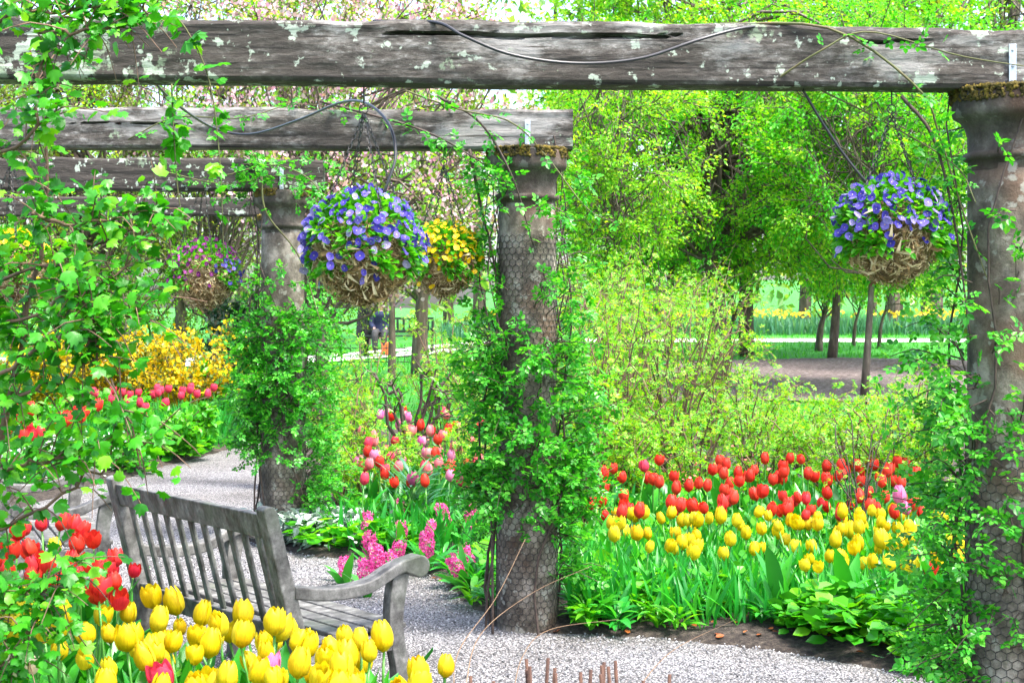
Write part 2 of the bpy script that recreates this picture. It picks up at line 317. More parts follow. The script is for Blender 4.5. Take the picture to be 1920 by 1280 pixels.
def beammat(name, lich_lo, dark, seed, stain=0.0):
    """weathered oak: grain along x, dark damp stains, pale green lichen patches"""
    m, nt, b, out = newmat(name); tc = nt.nodes.new('ShaderNodeTexCoord')
    mp = nt.nodes.new('ShaderNodeMapping'); mp.inputs['Scale'].default_value = (.38, 1, 1); mp.inputs['Location'].default_value = (seed, seed * .7, 0); nt.links.new(tc.outputs['Object'], mp.inputs[0])
    g = N(nt, 'TexNoise', Scale=40.0, Detail=10, Roughness=.78); nt.links.new(mp.outputs[0], g.inputs[0])
    c1 = ramp(nt, g.outputs[0], [(.36, (.012, .010, .007)), (.46, (.052, .045, .037)), (.56, (.13, .121, .107)), (.66, (.35, .345, .33))])
    mp2 = nt.nodes.new('ShaderNodeMapping'); mp2.inputs['Scale'].default_value = (.7, 1, 1.6); mp2.inputs['Location'].default_value = (seed * 2, 0, seed); nt.links.new(tc.outputs['Object'], mp2.inputs[0])
    n2 = N(nt, 'TexNoise', Scale=2.6, Detail=7, Roughness=.62); nt.links.new(mp2.outputs[0], n2.inputs[0])
    sx = nt.nodes.new('ShaderNodeSeparateXYZ'); nt.links.new(tc.outputs['Object'], sx.inputs[0])
    ad = N(nt, 'MapRange'); ad.inputs['From Min'].default_value = -4.0; ad.inputs['From Max'].default_value = -2.5; ad.inputs['To Min'].default_value = dark; ad.inputs['To Max'].default_value = 0; nt.links.new(sx.outputs['X'], ad.inputs['Value'])
    sm = N(nt, 'Math', operation='ADD'); nt.links.new(n2.outputs[0], sm.inputs[0]); nt.links.new(ad.outputs[0], sm.inputs[1])
    f2 = ramp(nt, sm.outputs[0], [(.47 - stain, (0, 0, 0)), (.60 - stain, (.9, .9, .9))])
    fl = ramp(nt, sm.outputs[0], [(.41 - stain, (.7, .7, .7)), (.5 - stain, (0, 0, 0))]); mh = N(nt, 'MixRGB', blend_type='MIX'); nt.links.new(fl, mh.inputs[0]); nt.links.new(c1, mh.inputs[1]); mh.inputs[2].default_value = (.27, .265, .25, 1); c1 = mh.outputs[0]
    mx = N(nt, 'MixRGB', blend_type='MIX'); nt.links.new(f2, mx.inputs[0]); nt.links.new(c1, mx.inputs[1]); mx.inputs[2].default_value = (.030, .024, .018, 1)
    v = N(nt, 'TexNoise', Scale=13.0, Detail=7, Roughness=.6); nt.links.new(tc.outputs['Object'], v.inputs[0])
    ad2 = N(nt, 'Math', operation='MULTIPLY_ADD'); ad2.inputs[1].default_value = .3; nt.links.new(ad.outputs[0], ad2.inputs[0]); nt.links.new(v.outputs[0], ad2.inputs[2])
    f3 = ramp(nt, ad2.outputs[0], [(lich_lo, (0, 0, 0)), (lich_lo + .025, (.9, .9, .9))])
    mx2 = N(nt, 'MixRGB', blend_type='MIX'); nt.links.new(f3, mx2.inputs[0]); nt.links.new(mx.outputs[0], mx2.inputs[1]); mx2.inputs[2].default_value = (.36, .42, .34, 1)
    vb = N(nt, 'TexNoise', Scale=5.5, Detail=12, Roughness=.72); nt.links.new(tc.outputs['Object'], vb.inputs[0]); ab = N(nt, 'Math', operation='MULTIPLY_ADD'); ab.inputs[1].default_value = .4; nt.links.new(ad.outputs[0], ab.inputs[0]); nt.links.new(vb.outputs[0], ab.inputs[2])
    fb_ = ramp(nt, ab.outputs[0], [(.61, (0, 0, 0)), (.64, (.8, .8, .8))]); mxb = N(nt, 'MixRGB', blend_type='MIX'); nt.links.new(fb_, mxb.inputs[0]); nt.links.new(mx2.outputs[0], mxb.inputs[1]); mxb.inputs[2].default_value = (.2, .26, .17, 1); mx2 = mxb
    mp3 = nt.nodes.new('ShaderNodeMapping'); mp3.inputs['Scale'].default_value = (.035, 1, 1); mp3.inputs['Location'].default_value = (seed, 0, 0); nt.links.new(tc.outputs['Object'], mp3.inputs[0])
    n5 = N(nt, 'TexNoise', Scale=70.0, Detail=3, Roughness=.5); nt.links.new(mp3.outputs[0], n5.inputs[0]); f5 = ramp(nt, n5.outputs[0], [(.60, (1, 1, 1)), (.66, (.25, .23, .21))])
    mx5 = N(nt, 'MixRGB', blend_type='MULTIPLY'); mx5.inputs[0].default_value = 1; nt.links.new(mx2.outputs[0], mx5.inputs[1]); nt.links.new(f5, mx5.inputs[2]); mx2 = mx5
    nt.links.new(mx2.outputs[0], b.inputs['Base Color']); b.inputs['Roughness'].default_value = .85
    bp = N(nt, 'Bump', Strength=.7, Distance=.012); nt.links.new(g.outputs[0], bp.inputs['Height']); nt.links.new(bp.outputs[0], b.inputs['Normal']); return m
M['beam1'] = beammat('beam_wood_lichen', .585, .25, 1.0)
M['beam2'] = beammat('beam_wood_grey', .66, .05, 5.0)
M['beam3'] = beammat('beam_wood_dark', .575, .3, 9.0, .22)

def teakmat():
    m, nt, b, out = newmat('weathered_teak'); tc = nt.nodes.new('ShaderNodeTexCoord')
    mp = nt.nodes.new('ShaderNodeMapping'); mp.inputs['Scale'].default_value = (1, .5, .5); nt.links.new(tc.outputs['Object'], mp.inputs[0])
    n1 = N(nt, 'TexNoise', Scale=22.0, Detail=10, Roughness=.75); nt.links.new(mp.outputs[0], n1.inputs[0])
    c1 = ramp(nt, n1.outputs[0], [(.36, (.028, .026, .022)), (.48, (.085, .083, .076)), (.58, (.155, .152, .14)), (.68, (.30, .295, .275))])
    n2 = N(nt, 'TexNoise', Scale=4.0, Detail=4); nt.links.new(tc.outputs['Object'], n2.inputs[0])
    f2 = ramp(nt, n2.outputs[0], [(.55, (0, 0, 0)), (.68, (.5, .5, .5))])
    mx = N(nt, 'MixRGB', blend_type='MIX'); nt.links.new(f2, mx.inputs[0]); nt.links.new(c1, mx.inputs[1]); mx.inputs[2].default_value = (.06, .08, .045, 1)
    nt.links.new(mx.outputs[0], b.inputs['Base Color']); b.inputs['Roughness'].default_value = .6
    bp = N(nt, 'Bump', Strength=.35, Distance=.006); nt.links.new(n1.outputs[0], bp.inputs['Height']); nt.links.new(bp.outputs[0], b.inputs['Normal']); return m
M['teak'] = teakmat()

# ------------------------------------------------------------------ ground, beds, path
def grid_sheet(name, mat, x0, x1, y0, y1, nx, ny, zf, keep=None, kind='structure', smooth=True):
    X, Y = np.meshgrid(np.linspace(x0, x1, nx), np.linspace(y0, y1, ny)); Z = zf(X, Y)
    i, j = np.meshgrid(np.arange(ny - 1), np.arange(nx - 1), indexing='ij')
    F = np.stack([i * nx + j, i * nx + j + 1, (i + 1) * nx + j + 1, (i + 1) * nx + j], -1).reshape(-1, 4)
    if keep is not None:
        k = keep(X, Y).ravel(); F = F[k[F].all(1)]
    o = MB().add(np.stack([X, Y, Z], -1), F).obj(name, mat, smooth=smooth); return tag(o, kind=kind)
PATH = np.array([(3.4, 2.0), (2.9, 6.0), (1.72, 7.0), (1.3, 7.42), (.7, 7.78), (.25, 7.8), (-.1, 7.95), (-.25, 8.5), (-.33, 9.0), (-.55, 9.6), (-.9, 9.95), (-1.35, 10.25),
                 (-1.8, 10.7), (-2.0, 11.3), (-2.1, 12.5), (-2.45, 14.8), (-2.7, 16.4), (-2.2, 18.6), (-3.0, 18.8), (-3.25, 17.1), (-3.6, 15.9), (-3.75, 14.6), (-4.1, 12.3), (-4.2, 10),
                 (-3.6, 8.4), (-2.5, 8.0), (-2.0, 7.35), (-1.4, 6.35), (-.7, 5.75), (0, 5.5), (.7, 5.3), (1.2, 4.3), (1.4, 2.0)])
def inside(poly, X, Y):
    r = np.zeros(X.shape, bool); n = len(poly)
    for i in range(n):
        x1, y1 = poly[i]; x2, y2 = poly[(i + 1) % n]
        c = ((y1 > Y) != (y2 > Y)) & (X < (x2 - x1) * (Y - y1) / (y2 - y1 + 1e-12) + x1); r ^= c
    return r
def sdist(poly, X, Y):
    d = np.full(X.shape, 1e9); n = len(poly)
    for i in range(n):
        a = poly[i]; b = poly[(i + 1) % n]; ab = b - a
        t = np.clip(((X - a[0]) * ab[0] + (Y - a[1]) * ab[1]) / (ab @ ab), 0, 1)
        d = np.minimum(d, np.hypot(X - a[0] - t * ab[0], Y - a[1] - t * ab[1]))
    return np.where(inside(poly, X, Y), -d, d)
def soilz(X, Y):
    d = sdist(PATH, X, Y) + .05 * noise2(X * 4, Y * 4, 3)
    return np.where(d < 0, -.03, 0) + .02 + .055 * ss(-.05, .25, d) - .03 * ss(.05, -.15, d) + .012 * noise2(X * 14, Y * 14, 5) * ss(0, .15, d) + zg(X, Y)
def bedz(x, y): return float(soilz(np.array([x]), np.array([y]))[0])
grid_sheet('lawn', M['lawn'], -90, 90, -6, 150, 90, 100, lambda X, Y: zg(X, Y) - .06 * (1 - ss(18, 22, Y)))
grid_sheet('flower_bed_soil', M['soil'], -11, 9, 1.5, 19, 240, 210, soilz)
grid_sheet('gravel_path', M['gravel'], -6, 4, 1.5, 19.5, 60, 90, lambda X, Y: .02 + .004 * noise2(X * 3, Y * 3, 9) + zg(X, Y), keep=lambda X, Y: sdist(PATH, X, Y) < .5)
def pxpoly(name, mat, pts, lift):
    """a patch of ground on the rising lawn, given by its corners (x, y)"""
    p = np.array(pts, float); x0, y0 = p.min(0); x1, y1 = p.max(0)
    return grid_sheet(name, mat, x0, x1, y0, y1, 90, 70, lambda X, Y: zg(X, Y) + lift + .02 * noise2(X, Y, 4) * (lift > .02), keep=lambda X, Y: sdist(p, X, Y) + .35 * noise2(X * 1.3, Y * 1.3, 8) < 0)
pxpoly('mulch_bed', M['mulch'], [(2.2, 23), (9.6, 22.6), (12, 26), (11.5, 31.5), (7, 33.2), (3.5, 32), (2.2, 27)], .03)
grid_sheet('far_path', M['farpath'], -14, 40, 39.6, 41.2, 60, 8, lambda X, Y: zg(X, Y) + .02)
grid_sheet('paved_path', M['farpath'], -9, -1, 36.5, 38.6, 40, 8, lambda X, Y: zg(X, Y) + .035)

# pebbles lying loose along the near edge of the path, and leaf litter
mb = MB(); n = 17000
px_, py_ = U(-2.6, 2.2, n), U(5.6, 11, n); k = sdist(PATH, px_, py_) < .06; px_, py_ = px_[k], py_[k]; n = len(px_)
oc = np.array([(1, 0, 0), (0, 1, 0), (-1, 0, 0), (0, -1, 0), (0, 0, .6), (0, 0, -.6)]) * 1.0
of = [np.array([(0, 1, 4), (1, 2, 4), (2, 3, 4), (3, 0, 4), (1, 0, 5), (2, 1, 5), (3, 2, 5), (0, 3, 5)])]
M['pebble'] = leafmat('pebble', [(.05, .05, .05, 1), (.2, .2, .21, 1), (.36, .36, .37, 1), (.45, .44, .43, 1)], trans=0, rough=.8)
scatter(mb, (oc, of), np.column_stack([px_, py_, np.full(n, .025)]), frames(runit(n), runit(n)), U(.003, .0085, n))
tag(mb.obj('gravel_pebbles', M['pebble']), 'loose grey pebbles strewn over the gravel path', 'gravel', kind='stuff')
mb = MB(); n = 420; lx, ly = U(-1.6, 2.2, n), U(6.6, 9.6, n); sd = sdist(PATH, lx, ly); k = ((sd > -.15) & (sd < .5)) | (rng.random(n) < .2); lx, ly = lx[k], ly[k]; n = len(lx)
scatter(mb, LR, np.column_stack([lx, ly, soilz(lx, ly) + .012]), frames(runit(n) * np.array([1, 1, .15]), np.array([[0, 0, 1.0]]) + runit(n) * .35), U(.025, .05, n))
tag(mb.obj('leaf_litter', M['brownleaf']), 'brown fallen leaves on the dark soil of the tulip bed', 'leaf litter', kind='stuff')

# ------------------------------------------------------------------ pergola: stone columns and oak beams
COLS = [(1.87, 5.78), (.078, 8.0), (-1.625, 10.9), (-2.12, 14.0)]
CH = 2.5; R0 = .158
def shaft_mesh():
    prof = [(R0 * 1.0, -.05)] + [(R0 * (1.0 - .06 * (t ** 1.5)), t * 2.22) for t in np.linspace(0, 1, 24)]
    V, F = lathe(prof, 40); a = np.arctan2(V[:, 1], V[:, 0]); r = np.hypot(V[:, 0], V[:, 1])
    r2 = r + .004 * noise2(a * 3, V[:, 2] * 5, 21); V[:, 0] = r2 * np.cos(a); V[:, 1] = r2 * np.sin(a); return MB().add(V, F).mesh('shaft', M['stone'], True)
def cap_mesh():
    r = R0 * .94
    prof = [(r, 2.2), (r, 2.235), (r + .018, 2.24), (r + .022, 2.252), (r + .018, 2.264), (r + .002, 2.27), (r + .003, 2.33), (r + .012, 2.36), (r + .03, 2.385), (r + .055, 2.40), (r + .06, 2.42), (r + .06, 2.47), (r + .052, 2.492), (r + .02, 2.5)]
    V, F = lathe(prof, 40); V[:, 2] += .003 * noise2(V[:, 0] * 30, V[:, 1] * 30, 4); return MB().add(V, F).mesh('capital', M['capstone'], True)
def moss_mesh(seed):
    r = np.random.default_rng(seed); mb = MB(); n = 1800
    a = r.uniform(0, 2 * pi, n); rr = R0 * .94 + r.uniform(.0, .066, n); edge = r.random(n) < .35
    z = np.where(edge, r.uniform(2.455, 2.5, n), 2.5); rr = np.where(edge, R0 * .94 + .06, rr)
    keep = noise2(np.cos(a) * 3, np.sin(a) * 3, seed) > -.6
    a, rr, z = a[keep], rr[keep], z[keep]; n = len(a); pos = np.column_stack([rr * np.cos(a), rr * np.sin(a), z])
    q = norm(r.normal(size=(n, 3))); scatter(mb, (oc, of), pos, frames(q, norm(r.normal(size=(n, 3)))), r.uniform(.006, .016, n)); return mb.mesh('moss_cushion', M['mossy'], True)
def wire_mesh(top=2.05):
    """hexagonal netting wrapped round the shaft"""
    nc = 26; w = 2 * pi / nc; R = R0 * .995 + .004; hh = R * w * 1.05; V = []; E = []
    rows = int(top / hh * 1.33)
    ind = {}
    def vid(i, j, s):
        k = (i % nc, j, s)
        if k not in ind:
            ind[k] = len(V); a = (i + (.5 if j % 2 else 0)) * w; z = j * hh * .75 + (hh * .5 if s else 0)
            rr = R * (1 - .05 * (z / 2.2) ** 1.5); jit = .05 * w
            V.append((rr * math.cos(a + random.Random(hash(k)).uniform(-jit, jit)), rr * math.sin(a), z))
        return ind[k]
    for j in range(rows):
        for i in range(nc):
            a = vid(i, j, 0); b = vid(i, j, 1)            # zigzag row j: lower vertex, and its upper end
            E.append((vid(i, j, 1), vid(i, j + 1, 0))) if j % 2 == 0 else E.append((vid(i, j, 1), vid(i + 1, j + 1, 0)))
            E.append((a, b)) if False else None
            if j % 2 == 0: E.append((vid(i, j, 1), vid(i - 1, j + 1, 0)))
            else: E.append((vid(i, j, 1), vid(i, j + 1, 0)))
            E.append((a, b))
    V = np.array(V); mb = MB()
    for a, b in E:
        p, q = V[a], V[b]; mb.add(*tube(np.array([p, q]), .0016, 3, caps=False))
    return mb.mesh('wire_netting', M['iron'])
me_shaft, me_cap, me_wire, me_wire_low = shaft_mesh(), cap_mesh(), wire_mesh(), wire_mesh(1.2)
collab = ['stone column at the right edge of the frame, wrapped in wire netting', 'stone column in the middle, rose canes climbing it', 'far stone column with brown stained top behind the bench', 'stone column hidden behind the far brown one']
BDIR = [(-1, -.07), (-1, -.03), (-1, -.03), (-1, 0)]
def column(x, y, label, i):
    t = empty('stone_column', (x, y, 0), i * 1.3, label, 'column', 'columns of the pergola'); t['kind'] = 'thing'
    inst('shaft', me_shaft, t); inst('capital', me_cap, t)
    inst('moss_cushion', moss_mesh(40 + i), t)
    tag(inst('wire_netting', me_wire if i == 1 else me_wire_low, t, (0, 0, .03)), kind='stuff'); return t
for i, (x, y) in enumerate(COLS): column(x, y, collab[i], i)
column(COLS[0][0] - 4.05, COLS[0][1] - .28, 'stone column at the left hidden by the leafy creeper', 5)

def beam(i, L, over, h, label, mat, crack=None, strap=True):
    """origin on the column; x runs to the right along the beam, front face towards -y"""
    cx, cy = COLS[i]; dx, dy = BDIR[i]; root = empty('pergola_beam', (cx, cy, CH), math.atan2(-dy, -dx), label, 'beam', 'oak beams of the pergola'); root['kind'] = 'thing'
    nx, nz = int(L * 55), 28; x = np.linspace(-L, over, nx); th = .075
    z = np.linspace(0, h, nz); X, Z = np.meshgrid(x, z)
    r = 50 + i
    top = .010 * noise1(x * 2.3, r) + .006 * noise1(x * 11, r + 1); bot = .004 * noise1(x * 3, r + 2)
    Z = Z + (Z / h) * top[None] + (1 - Z / h) * bot[None]
    D = .003 * noise2(X * 4, Z * 40, r + 3) + .0025 * noise2(X * 18, Z * 90, r + 4)
    edge = np.minimum(Z - bot[None], h + top[None] - Z); D += .012 * (1 - ss(0, .015, edge))
    if crack:
        for (xa, xb, zc, wd) in crack:
            zc_ = zc * h + .006 * noise1(X * 7, r + 6) + .004 * noise1(X * 23, r + 7)
            ww = wd * np.clip(.55 + .6 * noise1(X * 4, r + 8), .1, 1.3) * ss(xa, xa + .15, X) * ss(xb, xb - .15, X)
            D += .05 * np.clip(1 - np.abs(Z - zc_) / np.maximum(ww, 1e-4), 0, 1) ** .5 * (ww > .002)
    front = np.stack([X, -th + D, Z], -1); back = np.stack([X, th - D * .3, Z], -1)
    nv = nx * nz; a, b = np.meshgrid(np.arange(nz - 1), np.arange(nx - 1), indexing='ij')
    Ff = np.stack([a * nx + b, a * nx + b + 1, (a + 1) * nx + b + 1, (a + 1) * nx + b], -1).reshape(-1, 4)
    q = np.arange(nx - 1); Ft = np.stack([(nz - 1) * nx + q, (nz - 1) * nx + q + 1, nv + (nz - 1) * nx + q + 1, nv + (nz - 1) * nx + q], -1)
    Fb = np.stack([q, nv + q, nv + q + 1, q + 1], -1); e = np.arange(nz - 1)
    Fr = np.stack([e * nx + nx - 1, nv + e * nx + nx - 1, nv + (e + 1) * nx + nx - 1, (e + 1) * nx + nx - 1], -1)
    Fl = np.stack([e * nx, (e + 1) * nx, nv + (e + 1) * nx, nv + e * nx], -1)
    MB().add(np.concatenate([front.reshape(-1, 3), back.reshape(-1, 3)]), [Ff, Ff[:, ::-1] + nv, Ft, Fb, Fr, Fl]).obj('timber', mat, root, smooth=False)
    if strap:
        sx = -.0 + (.0 if i else -.02)
        s = MB().add(*boxg(sx - .014, sx + .014, -th - .012, -th - .006, .004, h * .72)).obj('metal_strap', M['galv'], root); bevel(s, .001)
        for zz in (.12, .36, .62):
            V, F = lathe([(.006, 0), (.006, .003), (.003, .005)], 8); V = V[:, [0, 2, 1]] * np.array([1, -1, 1]); MB().add(V + np.array([sx, -th - .012, h * zz]), F).obj('bolt', M['bolt'], s)
    return root
beam(0, 4.35, .5, .226, 'near oak beam across the top, cracked and spotted with pale lichen', M['beam1'], [(-2.65, -1.22, .78, .011), (-1.15, -.85, .8, .006), (-.95, -.2, .74, .004)])
beam(1, 4.2, .235, .205, 'second oak beam, grey and plain, ending just past the middle column', M['beam2'], [(-2.5, -1.2, .6, .003), (-.2, .2, .8, .004)])
beam(2, 4.4, .29, .225, 'third oak beam, dark brown with white lichen flecks', M['beam3'], None)
beam(3, 4.4, .1, .17, 'fourth and farthest oak beam, lower and dark brown', M['beam3'], None, strap=False)

# ------------------------------------------------------------------ benches
def bench(root, L):
    T = M['teak']
    def lean(z): return -.14 * max(0, (z - .36)) / .54
    def post(x0):
        prof = [(-.03, 0), (.03, 0), (.035, .36), (lean(.88) + .03, .88)] + [(lean(.9) + .03 * math.cos(a), .885 + .022 * math.sin(a)) for a in np.linspace(.4, pi - .4, 5)] + [(lean(.88) - .03, .88), (-.035, .36)]
        bevel(MB().add(*prism(prof, x0, x0 + .065)).obj('rear_post', T, root), .006)
    post(0); post(L - .065)
    def slab(name, pts_lo, z0, z1, t, xa, xb):
        pr = [(lean(z0) - t / 2, z0), (lean(z0) + t / 2, z0), (lean(z1) + t / 2, z1), (lean(z1) - t / 2, z1)]
        return bevel(MB().add(*prism(pr, xa, xb)).obj(name, T, root), .005)
    slab('top_rail', 0, .775, .872, .036, .065, L - .065); slab('bottom_rail', 0, .33, .415, .036, .065, L - .065)
    ns = 11
    for i in range(ns):
        x = .065 + (i + .72) * (L - .13) / (ns + .44); slab('back_slat', 0, .415, .775, .016, x - .019, x + .019)
    for i in range(5):
        y0 = .06 + i * .093; bevel(MB().add(*boxg(.02, L - .02, y0, y0 + .078, .358 - .012 * (i == 0), .38 - .012 * (i == 0))).obj('seat_slat', T, root), .005)
    for x0 in (.005, L - .06):
        bevel(MB().add(*boxg(x0 + .008, x0 + .05,   .03, .49, .275, .343)).obj('side_rail', T, root), .004)
        f = lambda y: .59 - .028 * math.sin(pi * min(1, max(0, (y + .03) / .45))) + .06 * float(ss(.3, .56, y))
        ys = np.linspace(-.03, .53, 14); top = [(y, f(y)) for y in ys]
        cyc, czc, rc = .565, f(.53) - .043, .046
        scr = [(cyc + rc * math.cos(a), czc + rc * math.sin(a)) for a in np.linspace(1.9, -2.3, 12)]
        low = [(y, f(y) - .05) for y in ys[::-1] if y < .5]
        bevel(MB().add(*prism((top[:-1] + scr + low)[::-1], x0 - .012, x0 + .068)).obj('armrest', T, root), .006)
        zs = np.linspace(0, f(.46) - .045, 16); w = .034
        c = lambda z: .475 + .022 * math.sin(z / .6 * 2 * pi + .6) * ss(.0, .25, z)
        leg = [(c(z) - w - .012 * ss(.35, .6, z), z) for z in zs] + [(c(z) + w, z) for z in zs[::-1]]
        bevel(MB().add(*prism(leg[::-1], x0, x0 + .055)).obj('front_leg', T, root), .005)
    bevel(MB().add(*boxg(.06, L - .06, .478, .504, .275, .355)).obj('front_apron', T, root), .004)
def bench_at(left, right, label):
    l = np.array(left, float); r = np.array(right, float); d = r - l
    t = empty('garden_bench', (l[0], l[1], .02), math.atan2(d[1], d[0]), label, 'bench', 'weathered wooden benches on the gravel'); bench(t, float(np.hypot(*d))); return t
bench_at((-1.71, 7.05), (-.815, 5.95), 'grey weathered wooden bench with slatted back, yellow tulips behind it')
bench_at((-3.18, 9.5), (-2.66, 8.25), 'grey wooden bench half hidden by red tulips and leafy branches at left')

# ------------------------------------------------------------------ flowers
def bloom_mesh(name, mat, openn=0.0, tall=1.0, seed=0, point=.3, rings=(0, 1), ks=(0, 1, 2)):
    r = np.random.default_rng(seed); mb = MB(); nu, nv = 5, 7
    for ring in rings:
        for k in ks:
            a0 = k * 2 * pi / 3 + ring * pi / 3 + r.uniform(-.1, .1); u = np.linspace(-1, 1, nu); v = np.linspace(0, 1, nv); Uu, Vv = np.meshgrid(u, v)
            o = openn * r.uniform(.7, 1.3) + (.03 if ring == 0 else 0)
            rad = (.036 - .006 * ring) * np.sin(pi * (.17 + .69 * Vv ** .9)) ** .8 + o * .05 * Vv ** 2
            rad = np.where(Vv < .01, .008, rad)
            wid = 1.02 * np.sin(pi * np.clip(.16 + .74 * Vv, 0, 1)) ** .5 * (1 - point * .6 * Vv ** 5)
            ang = a0 + Uu * wid * 1.05; rr = rad * (1 - (.04 + .06 * ring) * Uu ** 2) + .0035 * np.abs(Uu) ** 3 * np.sin(pi * Vv) * (1 - ring)
            zz = tall * .102 * (Vv * (1 - .13 * Uu ** 2 * Vv ** 3)) + .002 * noise2(Uu * 2 + k, Vv * 4, seed + k)
            V = np.stack([rr * np.cos(ang), rr * np.sin(ang), zz], -1).reshape(-1, 3)
            i, j = np.meshgrid(np.arange(nv - 1), np.arange(nu - 1), indexing='ij')
            mb.add(V, np.stack([i * nu + j, i * nu + j + 1, (i + 1) * nu + j + 1, (i + 1) * nu + j], -1).reshape(-1, 4))
    return mb.mesh(name, mat, True)
def stem_mesh(seed):
    r = np.random.default_rng(seed); b = r.normal(0, .02, 2)
    pts = spline([(0, 0, 0), (b[0], b[1], .5), (0, 0, 1)], 6); pts[:, :2] *= 1
    return MB().add(*tube(pts, [.0055 * 1] * 6, 5)).mesh('stem', M['stem'], True)
def tleaf_mesh(seed, mat):
    r = np.random.default_rng(seed); n = 8; t = np.linspace(0, 1, n); w = .035 * r.uniform(.8, 1.25) * np.sin(pi * np.clip(t * .9 + .1, 0, 1)) ** .7; w[-1] = .001
    b = r.uniform(.3, 1.1); y = .06 * t + .34 * (1 - np.cos(t * b)) / b * .9; z = .36 * np.sin(t * b) / b
    tw = r.uniform(-.5, .5) * t; wav = .006 * np.sin(t * 9 + r.uniform(0, 6))
    L_ = np.column_stack([-w * np.cos(tw), y - w * np.sin(tw) - w * .45, z + w * .1 + wav]); R_ = np.column_stack([w * np.cos(tw), y + w * np.sin(tw) - w * .45, z + w * .1 - wav]); Mi = np.column_stack([0 * t, y, z])
    i = np.arange(n - 1)
    return MB().add(np.concatenate([L_, Mi, R_]), [np.concatenate([np.stack([i, i + n, i + n + 1, i + 1], -1), np.stack([i + n, i + 2 * n, i + 2 * n + 1, i + n + 1], -1)])]).mesh('leaf', mat, True)
BL = {}
for nm, key in (('yellow', 'yel'), ('red', 'red'), ('scarlet', 'scar'), ('pink', 'pink'), ('rosy', 'rosy'), ('lilac', 'mag'), ('cream', 'cream')):
    BL[nm] = [bloom_mesh('bloom', M[key], o, t_, s, pt) for o, t_, s, pt in ((0, 1, 1, .35), (.05, .93, 2, .3), (.16, .92, 3, .35), (-.03, 1.08, 4, .45), (.27, .9, 8, .3))]
    BL[nm + '_open'] = [bloom_mesh('bloom', M[key], o, t_, s, .4) for o, t_, s in ((.45, .9, 5), (.7, .85, 6))]
OUTER = {}
for nm, key in (('yellow', 'yel'), ('scarlet', 'scar'), ('scarlet_open', 'scar')):
    vs = ((0, 1, 1, .35), (.05, .93, 2, .3), (.16, .92, 3, .35), (-.03, 1.08, 4, .45), (.27, .9, 8, .3)) if 'open' not in nm else ((.35, .9, 5, .4), (.55, .85, 6, .4))
    OUTER[nm] = [(bloom_mesh('bloom', M[key], o, t_, s, pt, (1,)), bloom_mesh('petal', M[key], o, t_, s, pt, (0,), (0,))) for o, t_, s, pt in vs]
STEMS = [stem_mesh(i) for i in range(4)]; TLEAF = [tleaf_mesh(i, M['tulipleaf']) for i in range(7)]
def tulip(x, y, h, kind, label, group, sc=1.0, nleaf=3, z=None, lsc=1.0, tilt=.17, name='tulip', petals=False):
    z0 = bedz(x, y) - .01 if z is None else z
    t = empty(name, (x, y, z0), U(0, 2 * pi), label, 'tulip', group)
    t.rotation_euler[0], t.rotation_euler[1] = rng.normal(0, tilt * .5, 2)
    inst('stem', STEMS[rng.integers(4)], t, sc=(sc, sc, h))
    if petals and kind in OUTER:                             # near enough to tell the petals apart
        cup, pet = OUTER[kind][rng.integers(len(OUTER[kind]))]
        b_ = inst('bloom', cup, t, (0, 0, h - .004), (rng.normal(0, tilt), rng.normal(0, tilt), U(0, 6)), sc * U(.78, 1.16))
        for k in range(3): inst('petal', pet, b_, (0, 0, 0), (rng.normal(0, .03), rng.normal(0, .03), k * 2 * pi / 3 + rng.normal(0, .05)))
    else: inst('bloom', BL[kind][rng.integers(len(BL[kind]))], t, (0, 0, h - .004), (rng.normal(0, tilt), rng.normal(0, tilt), U(0, 6)), sc * U(.78, 1.16))
    a0 = U(0, 6.28)
    for k in range(nleaf):
        s_ = lsc * U(.75, 1.15) * min(1.1, h / .43)
        inst('leaf', TLEAF[rng.integers(len(TLEAF))], t, (0, 0, .01), (0, 0, a0 + k * 2.3 + U(-.5, .5)), (s_, s_, s_ * U(.85, 1.15)))
    return t
def from_px(px, py, z):
    """place of a flower whose head shows at (px, py) at height z over the bed"""
    Y = (CAM_H - z) * FPX / (py - PY0); return (px - PX0) * Y / FPX, Y
def drift(n, x0, x1, y0, y1, Ya, Yb, mind, shape=None, jit=.25, hr=(.22, .6)):
    """n places whose heads fill rows y0..y1 of the photograph, standing between depths Ya (row y0) and Yb (row y1)"""
    pts = []; tries = 0
    while len(pts) < n and tries < n * 80:
        tries += 1; a, b = U(x0, x1), U(y0, y1)
        if shape and not shape(a, b): continue
        Y = Ya + (Yb - Ya) * (b - y0) / (y1 - y0) + U(-jit, jit); x = (a - PX0) * Y / FPX; h = CAM_H - (b - PY0) * Y / FPX - .06 - .045
        if h < hr[0] or h > hr[1] or float(sdist(PATH, np.array([x]), np.array([Y]))[0]) < .12: continue
        if all((x - q[0]) ** 2 + (Y - q[1]) ** 2 > mind ** 2 for q in pts): pts.append((x, Y, h))
    return pts
ORD = 'first second third fourth fifth sixth seventh eighth ninth tenth eleventh twelfth thirteenth fourteenth fifteenth sixteenth'.split()
FAR = []                                                    # tulips too small to pick apart: joined below
